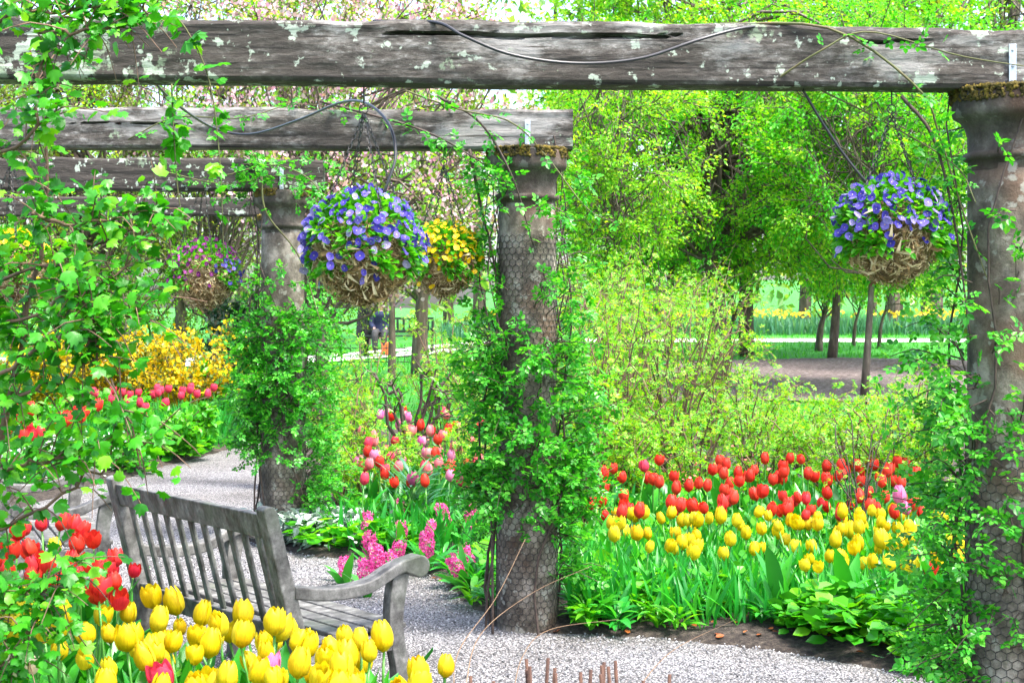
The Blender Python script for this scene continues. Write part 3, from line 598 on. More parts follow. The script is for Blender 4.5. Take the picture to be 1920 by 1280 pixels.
def spread(pts, kinds, label, group, where, far=None, **kw):
    """label every tulip by the third of the drift it stands in"""
    xs = np.array([p[0] / p[1] for p in pts]); ys = np.array([p[1] for p in pts]); a, b = np.quantile(xs, [.34, .67]); m_ = np.median(ys)
    order = np.argsort(ys); keep = set(order[:far].tolist()) if far is not None else set(range(len(pts)))
    for k, (x, y, h) in enumerate(pts):
        kd = kinds[rng.integers(len(kinds))]
        if k not in keep: FAR.append((x, y, h, kd, kw.get('sc', 1.0))); continue
        lab = label + ', ' + ('front' if y < m_ else 'back') + ' half, ' + (where[0] if xs[k] < a else where[2] if xs[k] > b else where[1])
        tulip(x, y, h, kd, lab, group, **kw)
# right bed: yellow in front, red behind
spread(drift(92, 1150, 1715, 955, 1078, 9.5, 7.95, .06, lambda a, b: b < 1020 + (a - 1150) * .12, .4), ['yellow'], 'yellow tulip of the right bed', 'yellow tulips of the right bed', ('towards the middle column', 'centre', 'towards the right column'), sc=.88)
spread(drift(12, 1650, 1800, 955, 1060, 9.0, 7.8, .08), ['yellow'], 'yellow tulip behind rose twigs by the right column', 'yellow tulips behind the right rose twigs', ('left', 'middle', 'right'))
spread(drift(125, 1100, 1720, 858, 960, 11.8, 9.6, .07, lambda a, b: b > 905 - (a - 1100) * .08 or rng.random() < .2, .5), ['red', 'red', 'red', 'scarlet'], 'coral red tulip behind the yellow ones', 'red tulips of the right bed', ('left end of the drift', 'centre of the drift', 'right end of the drift'), 52, sc=.92)
x, y = from_px(1503, 860, .62); tulip(x, y, .54, 'red', 'tallest coral red tulip, standing above the right drift', None)
x, y = from_px(1217, 880, .55); tulip(x, y, .47, 'rosy', 'deep crimson tulip at the left end of the red drift', None)
for (a, b), w in zip(((1690, 938), (1668, 930), (1705, 955)), ('middle', 'left', 'right')):
    x, y = from_px(a, b, .5); tulip(x, y, .41, 'lilac', 'lilac pink tulip beside the red drift, %s of three' % w, 'lilac tulips of the right bed')
x, y = from_px(1738, 1078, .36); tulip(x, y, .29, 'scarlet_open', 'single scarlet tulip right of the yellow tulips near the column', None)
x, y = from_px(1693, 1075, .36); tulip(x, y, .29, 'yellow', 'yellow tulip beside the single scarlet tulip', None)
for (a, Y), w in zip(((1460, 7.85), (1590, 7.75), (1700, 7.5), (1760, 7.65), (1800, 7.8)), ORD):      # young tulips showing leaves only
    x = (a - PX0) * Y / FPX; t = empty('tulip_plant', (x, Y, bedz(x, Y)), U(0, 6), 'broad leaved tulip without a flower at the bed front, %s from the left' % w, 'tulip plant', 'flowerless tulips at the bed edge')
    for k in range(4): s_ = U(.8, 1.2); inst('leaf', TLEAF[rng.integers(7)], t, (0, 0, 0), (0, 0, k * 1.6 + U(-.3, .3)), (s_ * 1.3, s_, s_ * U(.8, 1.1)))
# middle bed: pinks between the columns
spread(drift(70, 670, 905, 735, 905, 15.0, 10.6, .12), ['pink', 'pink', 'rosy', 'red', 'lilac'], 'pink tulip left of the middle column', 'pink tulips of the middle bed', ('left', 'centre', 'right'), 8, nleaf=3, sc=.95)
for (a, b), w in zip(((838, 885), (872, 880), (880, 900)), ('left', 'middle', 'right')):
    x, y = from_px(a, b, .46); tulip(x, y, .38, 'red', 'red tulip among the pink ones, %s of three' % w, 'red tulips of the middle bed', sc=1.2)
x, y = from_px(772, 902, .44); tulip(x, y, .36, 'lilac', 'pale lilac tulip above the pink hyacinths', None, sc=1.2)
# left far bed
spread(drift(17, 20, 190, 765, 835, 15.0, 12.8, .1), ['scarlet'], 'scarlet tulip beyond the path at far left', 'scarlet tulips of the far left bed', ('left', 'centre', 'right'), 8, nleaf=2, sc=1.35)
spread(drift(28, 170, 460, 690, 775, 19, 16, .15), ['rosy'], 'rose red tulip below the forsythia', 'rose tulips of the far left bed', ('left', 'centre', 'right'), 0, nleaf=2, sc=1.05)
# foreground left: red, then yellow
spread(drift(52, -20, 238, 940, 1130, 7.3, 5.8, .06, None, .35), ['scarlet', 'scarlet', 'scarlet_open'], 'red tulip in the left foreground', 'red tulips in the left foreground', ('at the frame edge', 'centre', 'next to the bench'), sc=.84, petals=True)
x, y = from_px(97, 945, .6); tulip(x, y, .52, 'lilac', 'lilac pink tulip rising above the red tulips in the foreground', None)
x, y = from_px(134, 1010, .55); tulip(x, y, .47, 'yellow', 'lone yellow tulip among the red foreground tulips', None)
x, y = from_px(236, 1005, .5); tulip(x, y, .42, 'red', 'slim red tulip standing alone against the gravel left of the bench', None, nleaf=2)
spread(drift(76, 185, 780, 1150, 1290, 5.8, 4.8, .062, lambda a, b: b > 1135 + max(0, (a - 480)) * .22), ['yellow'], 'yellow tulip of the foreground clump', 'yellow tulips in the foreground', ('left', 'centre', 'right'), sc=.93, petals=True)
for (a, b), w in zip(((143, 1160), (152, 1213), (180, 1160), (290, 1132), (332, 1140), (457, 1160), (484, 1185), (535, 1205)), ORD):
    x, y = from_px(a, b, .52); tulip(x, y, .43, 'yellow', 'taller yellow tulip behind the foreground clump, %s from the left' % w, 'tall yellow tulips in the foreground', sc=.97, petals=True)
spread(drift(14, -20, 110, 1125, 1190, 5.6, 5.1, .07), ['yellow'], 'yellow tulip under leafy branches at lower left', 'yellow tulips at lower left', ('left', 'centre', 'right'))
for (a, b), w in zip(((845, 1255), (818, 1272)), ('upper', 'lower')):
    x, y = from_px(a, b, .5); tulip(x, y, .42, 'yellow', 'outermost yellow tulip right of the foreground clump, %s of two' % w, 'outer yellow tulips in the foreground', sc=.97, petals=True)
x, y = from_px(82, 1260, .5); tulip(x, y, .42, 'cream', 'cream and pink flushed tulip in the bottom left corner', None, sc=1.2)
x, y = from_px(318, 1272, .47); tulip(x, y, .38, 'rosy', 'crimson tulip low among the yellow foreground tulips', None)
x, y = from_px(488, 1255, .47); tulip(x, y, .38, 'lilac', 'magenta tulip low among the yellow foreground tulips', None)
# the far tulips, joined
fm_ = MB(); KM = {'pink': 2, 'rosy': 3, 'lilac': 4, 'red': 5, 'scarlet': 5}
def raw(me): return np.array([v.co[:] for v in me.vertices]), np.array([p.vertices[:] for p in me.polygons if len(p.vertices) == 4])
RB = [raw(m_) for m_ in BL['pink']]; RL = [raw(m_) for m_ in TLEAF]
for x, y, h, kd, sc in FAR:
    b = np.array([x, y, bedz(x, y)]); fm_.add(*tube(np.array([b, b + [0, 0, h]]), .006, 4, False)); V, F = RB[rng.integers(len(RB))]; fm_.add(V * sc + b + [0, 0, h], F, KM[kd])
    for k in range(2):
        V, F = RL[rng.integers(7)]; a = U(0, 6.28); R_ = np.array([[math.cos(a), -math.sin(a), 0], [math.sin(a), math.cos(a), 0], [0, 0, 1]]); fm_.add(V @ R_.T * U(.8, 1.2) + b, F, 1)
tag(fm_.obj('distant_tulips', [M['stem'], M['tulipleaf'], M['pink_i'], M['rosy_i'], M['mag_i'], M['red_i']], smooth=True), 'pink and red tulips massed at the back of the beds', 'tulips', kind='stuff')
# hyacinths
def hyac_mesh(seed):
    r = np.random.default_rng(seed); mb = MB(); n = 46; z = np.sort(r.uniform(.1, .26, n)); a = np.arange(n) * 2.4
    rad = .02 + .008 * np.sin((z - .1) / .16 * pi); pos = np.column_stack([rad * np.cos(a), rad * np.sin(a), z]); out = np.column_stack([np.cos(a), np.sin(a), r.uniform(-.3, .5, n)])
    star = []; F = []
    for k in range(6):
        q = k * pi / 3; c, s = math.cos(q), math.sin(q); b = len(star)
        star += [(0, .3, 0), (c * .5 - s * .22, .75, s * .5 + c * .22), (c, .55, s), (c * .5 + s * .22, .75, s * .5 - c * .22)]; F.append((b, b + 1, b + 2, b + 3))
    scatter(mb, (np.array(star), [np.array(F)]), pos, frames(out, r.normal(size=(n, 3))), .023 * r.uniform(.6, 1.3, n)); return mb.mesh('flower_spike', M['hyac'], False)
HY = [hyac_mesh(i) for i in range(3)]
BLD = [MB().add(blade(6, .055, b, .4)[0] @ np.array([[1, 0, 0], [0, 0, 1], [0, -1, 0]]) , blade(6, .055, b, .4)[1]).mesh('leaf', M['tulipleaf'], True) for b in (.3, .7, 1.2)]
for hk, (a, b) in enumerate(sorted(((645, 1018), (685, 975), (703, 990), (715, 1010), (735, 1000), (687, 1040), (755, 985), (765, 1010), (800, 985), (796, 1005), (740, 955), (850, 960), (870, 965), (882, 1040), (895, 1030), (828, 975)))):
    x, y = from_px(a, b, .26); sc = U(.8, 1.15); t = empty('hyacinth', (x, y, bedz(x, y)), U(0, 6), 'magenta pink hyacinth at the gravel edge between the columns, %s from the left' % ORD[hk], 'hyacinth', 'pink hyacinths of the middle bed')
    t.rotation_euler[0], t.rotation_euler[1] = rng.normal(0, .24, 2)
    inst('flower_spike', HY[rng.integers(3)], t, sc=sc); inst('stem', STEMS[0], t, sc=(1.2, 1.2, .12))
    for k in range(5): inst('leaf', BLD[rng.integers(3)], t, (0, 0, 0), (U(-.5, -.1), 0, k * 1.26 + U(-.3, .3)), (.55, .26, .26 * U(.8, 1.2)))
# low leafy plants along the bed edges
def rosette(seed, mat, n=26, l=(.08, .17), w=.11, up=(.3, 1.2)):
    r = np.random.default_rng(seed); mb = MB(); T = blade(5, w, .9, .35)
    a = r.uniform(0, 2 * pi, n); e = r.uniform(*up, n); d = np.column_stack([np.cos(a) * np.cos(e), np.sin(a) * np.cos(e), np.sin(e)])
    h = r.uniform(0, .1, n); pos = np.column_stack([.02 * np.cos(a), .02 * np.sin(a), h]); scatter(mb, T, pos, frames(d, np.array([[0, 0, 1.0]]) + r.normal(size=(n, 3)) * .2), r.uniform(*l, n)); return mb.mesh('leafy_plant', mat, True)
def bushy(seed, mat, n=60, h=.22, l=(.05, .1), T=LR):
    r = np.random.default_rng(seed); mb = MB(); a = r.uniform(0, 2 * pi, n); rr = np.sqrt(r.random(n)) * .14; z = r.uniform(.02, h, n) * (1 - (rr / .2) ** 2)
    pos = np.column_stack([rr * np.cos(a), rr * np.sin(a), z]); d = np.column_stack([np.cos(a), np.sin(a), r.uniform(-.2, .6, n)])
    scatter(mb, T, pos, frames(d, np.array([[0, 0, 1.0]]) + r.normal(size=(n, 3)) * .35), r.uniform(*l, n)); return mb.mesh('leafy_plant', mat, False)
ROS = [rosette(i, M['fresh'] if i % 2 else M['bladeg'], w=.10 + .02 * (i % 3)) for i in range(5)]; BUS = [bushy(i, M['fresh'] if i % 2 else M['vine']) for i in range(4)]
def strip(pts, n, sd, label, group, meshes, sc=(.8, 1.3), spread=.45):
    p = spline(np.array(pts, float), 60); k = 0; q = 0; pl = []
    while k < n and q < 4000:
        q += 1; c = p[rng.integers(60)]; x, y = c[0] + U(-spread, spread), c[1] + U(-spread, spread); d = float(sdist(PATH, np.array([x]), np.array([y]))[0])
        if sd[0] < d < sd[1] and all((x - u) ** 2 + (y - v) ** 2 > .0064 for u, v in pl):
            k += 1; pl.append((x, y))
    pl.sort(key=lambda u: u[0] / u[1])
    for k, (x, y) in enumerate(pl):
        lab = label + (', %s from the left' % ORD[k] if len(pl) <= 16 else '')
        tag(inst('leafy_plant', meshes[rng.integers(len(meshes))], None, (x, y, bedz(x, y)), (0, 0, U(0, 6)), U(*sc)), lab, 'plant', group)
ORD_ = 'first second third fourth fifth sixth seventh eighth ninth tenth eleventh twelfth thirteenth fourteenth fifteenth sixteenth'.split()
strip([(2.1, 7.2), (1.75, 7.4), (1.4, 7.75), (.85, 8.2)], 16, (.22, .6), 'low bright green leafy plant edging the right tulip bed', 'edging plants of the right bed', ROS + BUS, (.6, 1.0))
strip([(1.9, 7.3), (1.65, 7.5)], 12, (.1, .6), 'broad leaved plant by the right column', 'plants at the foot of the right column', BUS, (.9, 1.3), .3)
strip([(.9, 8.0), (.3, 8.05)], 14, (.02, .35), 'lance leaved plant right of the middle column', 'edging plants right of the middle column', ROS, (.75, 1.1), .3)
strip([(-.08, 8.5), (-.2, 9.0), (-.42, 9.55), (-.6, 9.8)], 16, (.02, .3), 'narrow leaved plant left of the middle column', 'edging plants left of the middle column', ROS, (.75, 1.1), .3)
strip([(-.95, 10.15), (-1.1, 10.3)], 4, (.02, .25), 'bright green broad leaved clump beside the hyacinths', 'broad leaved clumps by the hyacinths', [bushy(9, M['fresh'], 40, .22, (.09, .15))], (.8, 1.0), .3)
strip([(-3.9, 14.6), (-3.7, 15.9), (-3.3, 17.2)], 20, (.02, .5), 'low green plant along the far side of the path', 'plants along the far path edge', BUS, (.9, 1.5), .5)
strip([(-2.0, 7.5), (-1.75, 7.0)], 5, (.02, .2), 'small green tuft between bench and red tulips', 'tufts by the bench', BUS, (.7, 1.0), .25)
# silver ground cover at the foot of the far column
mb = MB(); n = 2200; cx, cy = rng.normal(-1.45, .24, n), rng.normal(10.72, .16, n); z = U(.05, .26, n)
k = sdist(PATH, cx, cy) > 0; cx, cy, z = cx[k], cy[k], z[k]; n = len(cx)
scatter(mb, L4, np.column_stack([cx, cy, z]), frames(runit(n) * np.array([1, 1, .5]), np.array([[0, 0, 1.]]) + runit(n) * .5), U(.05, .085, n))
tag(mb.obj('silver_ground_cover', M['silver']), 'silvery white leaved ground cover at the foot of the far column', 'ground cover', kind='stuff')
# massed undergrowth between the flowers
def undergrowth(name, label, mat, boxes, T, size, n, h, tilt=.4):
    mb = MB()
    for (x0, x1, y0, y1, share) in boxes:
        m_ = int(n * share); x, y = U(x0, x1, m_), U(y0, y1, m_); k = sdist(PATH, x, y) > .12; x, y = x[k], y[k]; q = len(x); z = soilz(x, y) + U(0, h, q) ** 1.0
        d = np.column_stack([rng.normal(0, tilt, q), rng.normal(0, tilt, q), np.full(q, 1.0 if tilt < .7 else .3)])
        scatter(mb, T, np.column_stack([x, y, z if tilt >= .7 else soilz(x, y)]), frames(d, runit(q) + (np.array([0, 0, 1.]) if tilt >= .7 else 0)), U(*size, q))
    return tag(mb.obj(name, mat, smooth=tilt < .7), label, 'undergrowth', kind='stuff')
undergrowth('green_undergrowth', 'mixed green leaves filling the beds between the flowers', M['fresh'], [(-.2, 3.2, 8.2, 13.5, .3), (2.4, 6, 5.5, 13, .2), (-1.1, -.1, 10.9, 14.5, .15), (-9, -3.4, 12.5, 18.5, .35), (-3, -.6, 4.2, 6.5, .1)], LR, (.05, .1), 16000, .2, .9)
undergrowth('long_leaves', 'upright blue green strap leaves among the tulips', M['bladeg'], [(.3, 2.4, 7.75, 9.4, .45), (.3, 2.4, 9.4, 12.5, .15), (-1.3, -.2, 9.9, 13.5, .2), (-3, -.3, 4.3, 6.0, .3)], blade(5, .05, .6, .4), (.18, .33), 4200, 0, .3)
undergrowth('daffodil_leaves', 'dense grassy leaves at the far edge of the path', M['bladeg'], [(-4.9, -2.9, 15.6, 18.3, 1)], blade(4, .028, .35, .3), (.3, .5), 3500, 0, .16)
undergrowth('white_ground_flowers', 'tiny white flowers scattered through the far left bed', M['white'], [(-8, -4.4, 12.5, 18.5, .8), (-4.6, -3.6, 14, 16, .2)], LR, (.03, .05), 3200, .32, .9)
undergrowth('salmon_flowers', 'hazy salmon blossoms behind the tulips', M['salmon'], [(.2, 2.0, 11.6, 13.8, .5), (-1.3, .0, 12, 14.5, .5)], L4, (.025, .045), 800, .42, .9)
mb = MB(); n = 260; a = U(0, 6.28, n); x = -.72 + .14 * np.cos(a) * U(0, 1, n); y = 11.0 + .14 * np.sin(a) * U(0, 1, n)
scatter(mb, blade(4, .06, .4, .3), np.column_stack([x, y, U(.05, .5, n)]), frames(np.column_stack([np.cos(a), np.sin(a), U(.2, 1.4, n)]), np.array([[0, 0, 1.]]) + runit(n) * .2), U(.12, .2, n))
tag(mb.obj('spurge_plant', M['bladeb'], smooth=True), 'blue green narrow leaved plant behind the hyacinths', 'plant')

# ------------------------------------------------------------------ trees and shrubs
def twiggy(mb, a, b, r0, r1, bend=.15, n=5, k=4):
    a = np.asarray(a, float); b = np.asarray(b, float); L = np.linalg.norm(b - a)
    c = [a, a * .66 + b * .34 + rng.normal(0, bend * L * .5, 3), a * .33 + b * .67 + rng.normal(0, bend * L * .5, 3), b]; p = spline(c, n)
    mb.add(*tube(p, np.linspace(r0, r1, n), k, caps=False)); return p
def tree(name, label, base, trunk, cc, cr, ncl, lpc, ls, mats, T=L2, group=None, tr=.12, bark='bark', blossom=None, cl=.55, low=None, wood=True):
    """trunk: polyline from the base; crown: an ellipsoid (cc, cr) of twig clusters"""
    bx, by = base; b0 = np.array([bx, by, float(zg(bx, by)) - .05]); root = empty(name, b0, 0, label, 'tree' if 'shrub' not in name else 'shrub', group)
    tp = spline(np.array(trunk, float), 10); tm = MB().add(*tube(tp, np.linspace(tr * 1.15, tr * .15, 10), 9)); lm = MB(); fm = MB(); bm = MB()
    cc = np.array(cc, float) - b0; cr = np.array(cr, float)
    for i in range(ncl):
        u = runit(1)[0]; rr = U(.25, 1) ** .45; c = cc + u * cr * rr
        if low is not None and c[2] < low: c[2] = low + U(0, .3)
        s = tp[rng.integers(4, 10)]
        if wood:
            p = twiggy(lm, s, c, min(.045, tr * U(.12, .3)), .008, .2, 6, 4)
        k = 6; dirs = norm(runit(k) + u * .6 + np.array([0, 0, -.1])); ln = cl * U(.6, 1.3, k)
        for q in range(k):
            e = c + dirs[q] * ln[q]
            if wood: lm.add(*tube(np.array([c, (c + e) / 2 + rng.normal(0, .04, 3), e]), [.011, .007, .003], 3, caps=False))
            m_ = lpc // k; f = U(.1, 1.1, m_)[:, None]; pos = c + (e - c) * f + rng.normal(0, .1 * cl, (m_, 3)); R = leafdirs(m_, np.tile(dirs[q], (m_, 1)), .25, .8)
            scatter(fm, T, pos, R, ls * U(.65, 1.25, m_), rng.integers(len(mats)))
            if blossom:
                m2 = int(m_ * blossom[1]); f = U(.1, 1.1, m2)[:, None]; pos = c + (e - c) * f + rng.normal(0, .1, (m2, 3)); R = frames(runit(m2) * .6 + np.array([0, 0, .7]), runit(m2))
                scatter(bm, LR, pos, R, blossom[2] * U(.6, 1.2, m2))
    tm.obj('trunk', M[bark], root, True)
    if lm.n: lm.obj('limbs', M[bark], root, True)
    tag(fm.obj('crown', [M[m_] for m_ in mats], root), kind='stuff')
    if blossom: tag(bm.obj('blossom', M[blossom[0]], root), kind='stuff')
    return root
def gpt(px, Y): x = (px - PX0) * Y / FPX; return x, Y
# big leafy tree right of centre
bx, by = gpt(1345, 26); tree('leafy_tree', 'broad bright green tree with dark forked trunk right of the middle column', (bx, by), [(0, 0, 0), (.05, 0, 1.2), (-.1, .2, 2.5), (.1, .3, 4.5), (.3, .2, 6.2)],
     (bx + .6, by, 4.3), (3.6, 1.2, 2.5), 190, 330, .07, ['tree', 'treey', 'treey'], L2, 'trees behind the pergola', .17, 'bark', low=2.0, cl=.6)
bx, by = gpt(1620, 24); tree('leafy_tree', 'leafy green tree filling the gap behind the right hanging basket', (bx, by), [(0, 0, 0), (.1, 0, 1.5), (.2, .2, 3), (.1, 0, 5)],
     (bx + .3, by, 4.2), (2.2, 1.1, 2.4), 110, 330, .07, ['tree', 'treey'], L2, 'trees behind the pergola', .06, 'bark', low=1.7, cl=.6)
bx, by = gpt(1150, 23); tree('leafy_tree', 'slender yellow green tree just right of the middle column', (bx, by), [(0, 0, 0), (.1, 0, 1.5), (0, .2, 3), (.2, 0, 5)],
     (bx, by, 3.6), (1.3, 1.2, 2.4), 80, 300, .06, ['treey', 'roseshrub'], L2, 'trees behind the pergola', .06, 'bark', low=1.0, cl=.5)
bx, by = gpt(1880, 30); tree('leafy_tree', 'tall grey green tree at the upper right corner', (bx, by), [(0, 0, 0), (0, 0, 2), (.2, 0, 5), (.1, 0, 9)],
     (bx, by, 5.2), (2.8, 2, 4.0), 80, 240, .11, ['dull', 'tree'], L2, 'trees behind the pergola', .2, 'bark', low=1.2, cl=.8)
bx, by = gpt(1400, 34); tree('leafy_tree', 'pale yellow green tree top rising over the near beam', (bx, by), [(0, 0, 0), (0, 0, 3), (.2, 0, 5), (.1, 0, 8)],
     (bx + .5, by, 8.2), (5.2, 2, 2.6), 150, 300, .11, ['treey', 'treey'], L2, 'trees behind the pergola', .16, 'bark', low=4, cl=.9)
for a, Y, lab in ((1250, 33, 'bright green tree farther back between the columns'), (1560, 33, 'bright green tree farther back above the far lawn')):
    bx, by = gpt(a, Y); tree('leafy_tree', lab, (bx, by), [(0, 0, 0), (.1, 0, 1.5), (0, .2, 3), (.2, 0, 5)], (bx, by, 4.9), (2.9, 1.5, 2.9), 150, 300, .10, ['tree', 'treey'], L2, 'trees behind the pergola', .1, 'bark', low=2.0, cl=.7)
# magnolias in pink bloom, left of centre
bx, by = gpt(590, 21); tree('magnolia_tree', 'pink blossoming tree behind the second beam, left of the middle column', (bx, by), [(0, 0, 0), (.1, 0, 1), (-.1, .1, 2.2), (.1, 0, 4)],
     (bx + .8, by, 4.2), (2.3, 1.6, 2.3), 110, 130, .075, ['treey', 'dull'], L2, 'blossoming trees', .11, 'bark', ('magn', .8, .065), .5, 2.0)
bx, by = gpt(400, 25); tree('magnolia_tree', 'pink blossoming tree above the near beam at upper left', (bx, by), [(0, 0, 0), (.1, 0, 1), (-.1, .1, 2.2), (.1, 0, 5)],
     (bx + .6, by, 5.6), (3.0, 1.6, 1.9), 90, 130, .08, ['dull', 'treey'], L2, 'blossoming trees', .11, 'bark', ('magn', .6, .065), .6, 3.0)
# left: twiggy olive trees
for a, Y, lab, r in ((120, 24, 'twiggy olive tree with dark trunk at the far left', .2), (330, 30, 'fine twigged yellow green tree behind the magenta basket', .14), (560, 33, 'dark trunked tree behind the far column', .16), (-150, 22, 'olive tree at the left edge behind the creeper', .16)):
    bx, by = gpt(a, Y); tree('olive_tree', lab, (bx, by), [(0, 0, 0), (.1, 0, 1.4), (-.1, .1, 2.6), (.1, 0, 5)], (bx, by, 3.4), (2.4, 1.5, 2.6), 120, 170, .062, ['dull', 'treey', 'dull'], L2, 'twiggy trees at the left', r, 'bark', low=.9, cl=.6)
# small trees on the far lawn
for a, Y, h, lab in ((1535, 36, 2.4, 'small leaning tree on the far lawn with dark trunk'), (1365, 34, 2.6, 'thin grey trunked tree on the lawn left of the leaning one'), (1648, 37, 2.6, 'sapling beside the pale path on the far lawn'), (1600, 38, 2.4, 'sapling with a green tuft at its foot by the pale path')):
    bx, by = gpt(a, Y); tree('small_tree', lab, (bx, by), [(0, 0, 0), (.05, 0, .6), (.2, 0, 1.1), (.5, .1, 2)], (bx + .3, by, zg(bx, by) + h), (1.4, 1, .9), 26, 150, .1, ['tree', 'treey'], L2, 'small trees on the far lawn', .09 if a == 1535 else .05, 'bark', low=1.0, cl=.5)
bx, by = gpt(788, 29); tree('brown_tree', 'brown trunk standing below the yellow hanging basket', (bx, by), [(0, 0, 0), (0, 0, 1), (.1, 0, 2.4), (.1, 0, 4)], (bx, by, 4.5), (1.6, 1.2, 1.2), 40, 120, .09, ['treey'], L2, None, .17, 'bark', low=3)
bx, by = gpt(735, 27); tree('slim_tree', 'slim pale trunk below the blue hanging basket', (bx, by), [(0, 0, 0), (0, 0, 1), (.02, 0, 2.4), (.1, 0, 4)], (bx, by, 4.6), (1.2, 1, 1.2), 26, 100, .09, ['treey'], L2, None, .075, 'bark', low=3)
# the woodland beyond
mb = MB(); n = 30000; x = U(-34, 34, n); y = U(46, 60, n); z = U(0, 1, n) ** .9 * 17
scatter(mb, L2, np.column_stack([x, y + noise2(x * .6, z * .6, 2) * 3, z + zg(x, y)]), leafdirs(n, runit(n), .2, .5), U(.25, .5, n))
for i in range(46):
    tx, ty = U(-30, 30), U(44, 58); mb.add(*tube(spline([(tx, ty, 0), (tx + U(-.3, .3), ty, 6), (tx + U(-1, 1), ty, 15)], 6), np.linspace(U(.12, .3), .06, 6), 6), mi=1)
tag(mb.obj('woodland', [M['wood_far'], M['bark']]), 'distant spring woodland closing the view behind the trees', 'woodland', kind='stuff')
# arching shrubs
def shrub(name, label, base, nst, h, spread, nl, ls, lm, sm='twig', T=L4, group=None, cat='shrub', blossom=None, r0=.009, side=4, up=.5, back=0, jit=.03):
    bx, by = base; z0 = bedz(bx, by) if by < 18.5 else float(zg(bx, by)); root = empty(name, (bx, by, z0), 0, label, cat, group)
    st = MB(); fm = MB(); bm = MB(); LP = []; LD = []
    for i in range(nst):
        a = U(0, 2 * pi); o = np.array([math.cos(a), math.sin(a), 0]); sp = spread * U(.25, 1); hh = h * U(.55, 1.05); s0 = o * U(0, .12 * spread) 
        p = spline([s0, s0 + o * sp * .25 + np.array([0, 0, hh * up]), s0 + o * sp * .7 + np.array([0, 0, hh * (.92)]), s0 + o * sp + np.array([0, 0, hh * U(.8, 1.05)])], 9)
        p[1:] += rng.normal(0, .015 * h, (8, 3)); st.add(*tube(p, np.linspace(r0, r0 * .3, 9), 4, caps=False))
        segs = [(p[1:], int(nl * 1.3))]
        for q in range(side):
            k = rng.integers(1, 8); e = p[k] + (norm(runit(1)[0] + o * .4 + np.array([0, 0, .3]))) * U(.12, .4) * h * .6
            t = np.array([p[k], (p[k] + e) / 2 + rng.normal(0, .02, 3), e]); st.add(*tube(t, [r0 * .45, r0 * .3, r0 * .15], 3, caps=False)); segs.append((t, max(3, nl // 2)))
        for t, m_ in segs:
            f = np.sort(U(0, len(t) - 1.01, m_)); i0 = f.astype(int); w = (f - i0)[:, None]; pos = t[i0] * (1 - w) + t[i0 + 1] * w + rng.normal(0, jit, (m_, 3)); LP.append(pos); LD.append(norm(t[i0 + 1] - t[i0]))
    LP = np.concatenate(LP); LD = np.concatenate(LD); n = len(LP)
    if lm:
        scatter(fm, T, LP, leafdirs(n, LD * .6 + runit(n), .1, .5), ls * U(.6, 1.25, n)); tag(fm.obj('foliage', M[lm], root), kind='stuff')
    if blossom:
        k = rng.random(n) < blossom[1]; q = k.sum(); scatter(bm, LR, LP[k] + rng.normal(0, .03, (q, 3)), frames(runit(q), runit(q)), blossom[2] * U(.6, 1.3, q)); tag(bm.obj('blossom', M[blossom[0]], root), kind='stuff')
    st.obj('stems', M[sm], root, True); return root
for a, Y, h, sp, ns, lab in ((1140, 12.2, 1.75, .75, 34, 'tall airy rose bush right of the middle column'), (1260, 13.5, 1.7, .9, 36, 'airy yellow green rose bush behind the red tulips'), (1400, 14.5, 1.0, .7, 22, 'loose rose bush with bare arching canes behind the red tulips'),
                          (1190, 15.5, 2.0, .9, 36, 'rose bush farther back right of the middle column'), (1560, 12.6, .75, .7, 18, 'low thin rose bush in front of the lawn'), (1690, 11.5, .95, .6, 22, 'thin twiggy rose bush beside the right column'),
                          (1090, 10.3, 1.3, .45, 22, 'rose bush pressed against the middle column'), (640, 12.5, 1.0, .5, 20, 'leafy rose bush right of the far column'), (900, 14.5, 1.3, .6, 20, 'rose bush behind the middle column on its left'),
                          (1480, 17.0, .55, .8, 14, 'low yellow green bush before the mulch'), (960, 17.0, 1.5, .9, 26, 'yellow green bush seen behind the middle column'),
                          (1180, 11.9, .75, .5, 16, 'low wispy bush behind the left end of the red tulips'), (1300, 12.3, .8, .6, 18, 'low wispy bush behind the red tulips, left of centre'), (1430, 12.6, .7, .6, 16, 'low wispy bush behind the middle of the red tulips'), (720, 12.6, .7, .45, 12, 'wispy bush among the pink tulips'), (860, 12.0, .75, .4, 12, 'wispy bush touching the middle column from the left'),
                          (690, 17.5, 1.25, .7, 16, 'wispy bush in front of the far people'), (830, 17.0, 1.4, .6, 16, 'wispy bush under the yellow basket'),
                          (1330, 17.2, 1.9, 1.0, 34, 'tall wispy bush in front of the dark forked trunk'), (1100, 16.5, 2.1, .9, 32, 'tall wispy bush right behind the middle column'), (1600, 11.8, .8, .5, 14, 'wispy bush of thin twigs behind the red tulips'), (1660, 14.0, .9, .8, 18, 'wispy low bush in front of the brown mulch'), (1500, 14.8, .75, .6, 15, 'small wispy bush above the tallest red tulip'), (1740, 12.6, 1.1, .5, 18, 'upright wispy bush left of the right column')):
    x, y = gpt(a, Y); shrub('rose_bush', lab, (x, y), ns, h, sp, 17, .066, 'roseshrub', 'twig', LC if Y < 12 else LC2, 'rose bushes of the garden')
x, y = gpt(770, 13.2); shrub('bare_shrub', 'dark branching shrub with few leaves above the pink tulips', (x, y), 9, 1.25, .55, 7, .06, 'fresh', 'twigdark', L4, r0=.02, side=7)
x, y = gpt(690, 11.6); shrub('green_shrub', 'small leafy shrub left of the spurge plant', (x, y), 12, .6, .4, 14, .06, 'roseshrub', 'twig', LC)
x, y = gpt(1610, 10.0); shrub('bare_twig_shrub', 'thin bare twigs rising out of the red tulips', (x, y), 12, .95, .45, 2, .05, 'roseshrub', 'twigdark', LC, r0=.007, side=3)
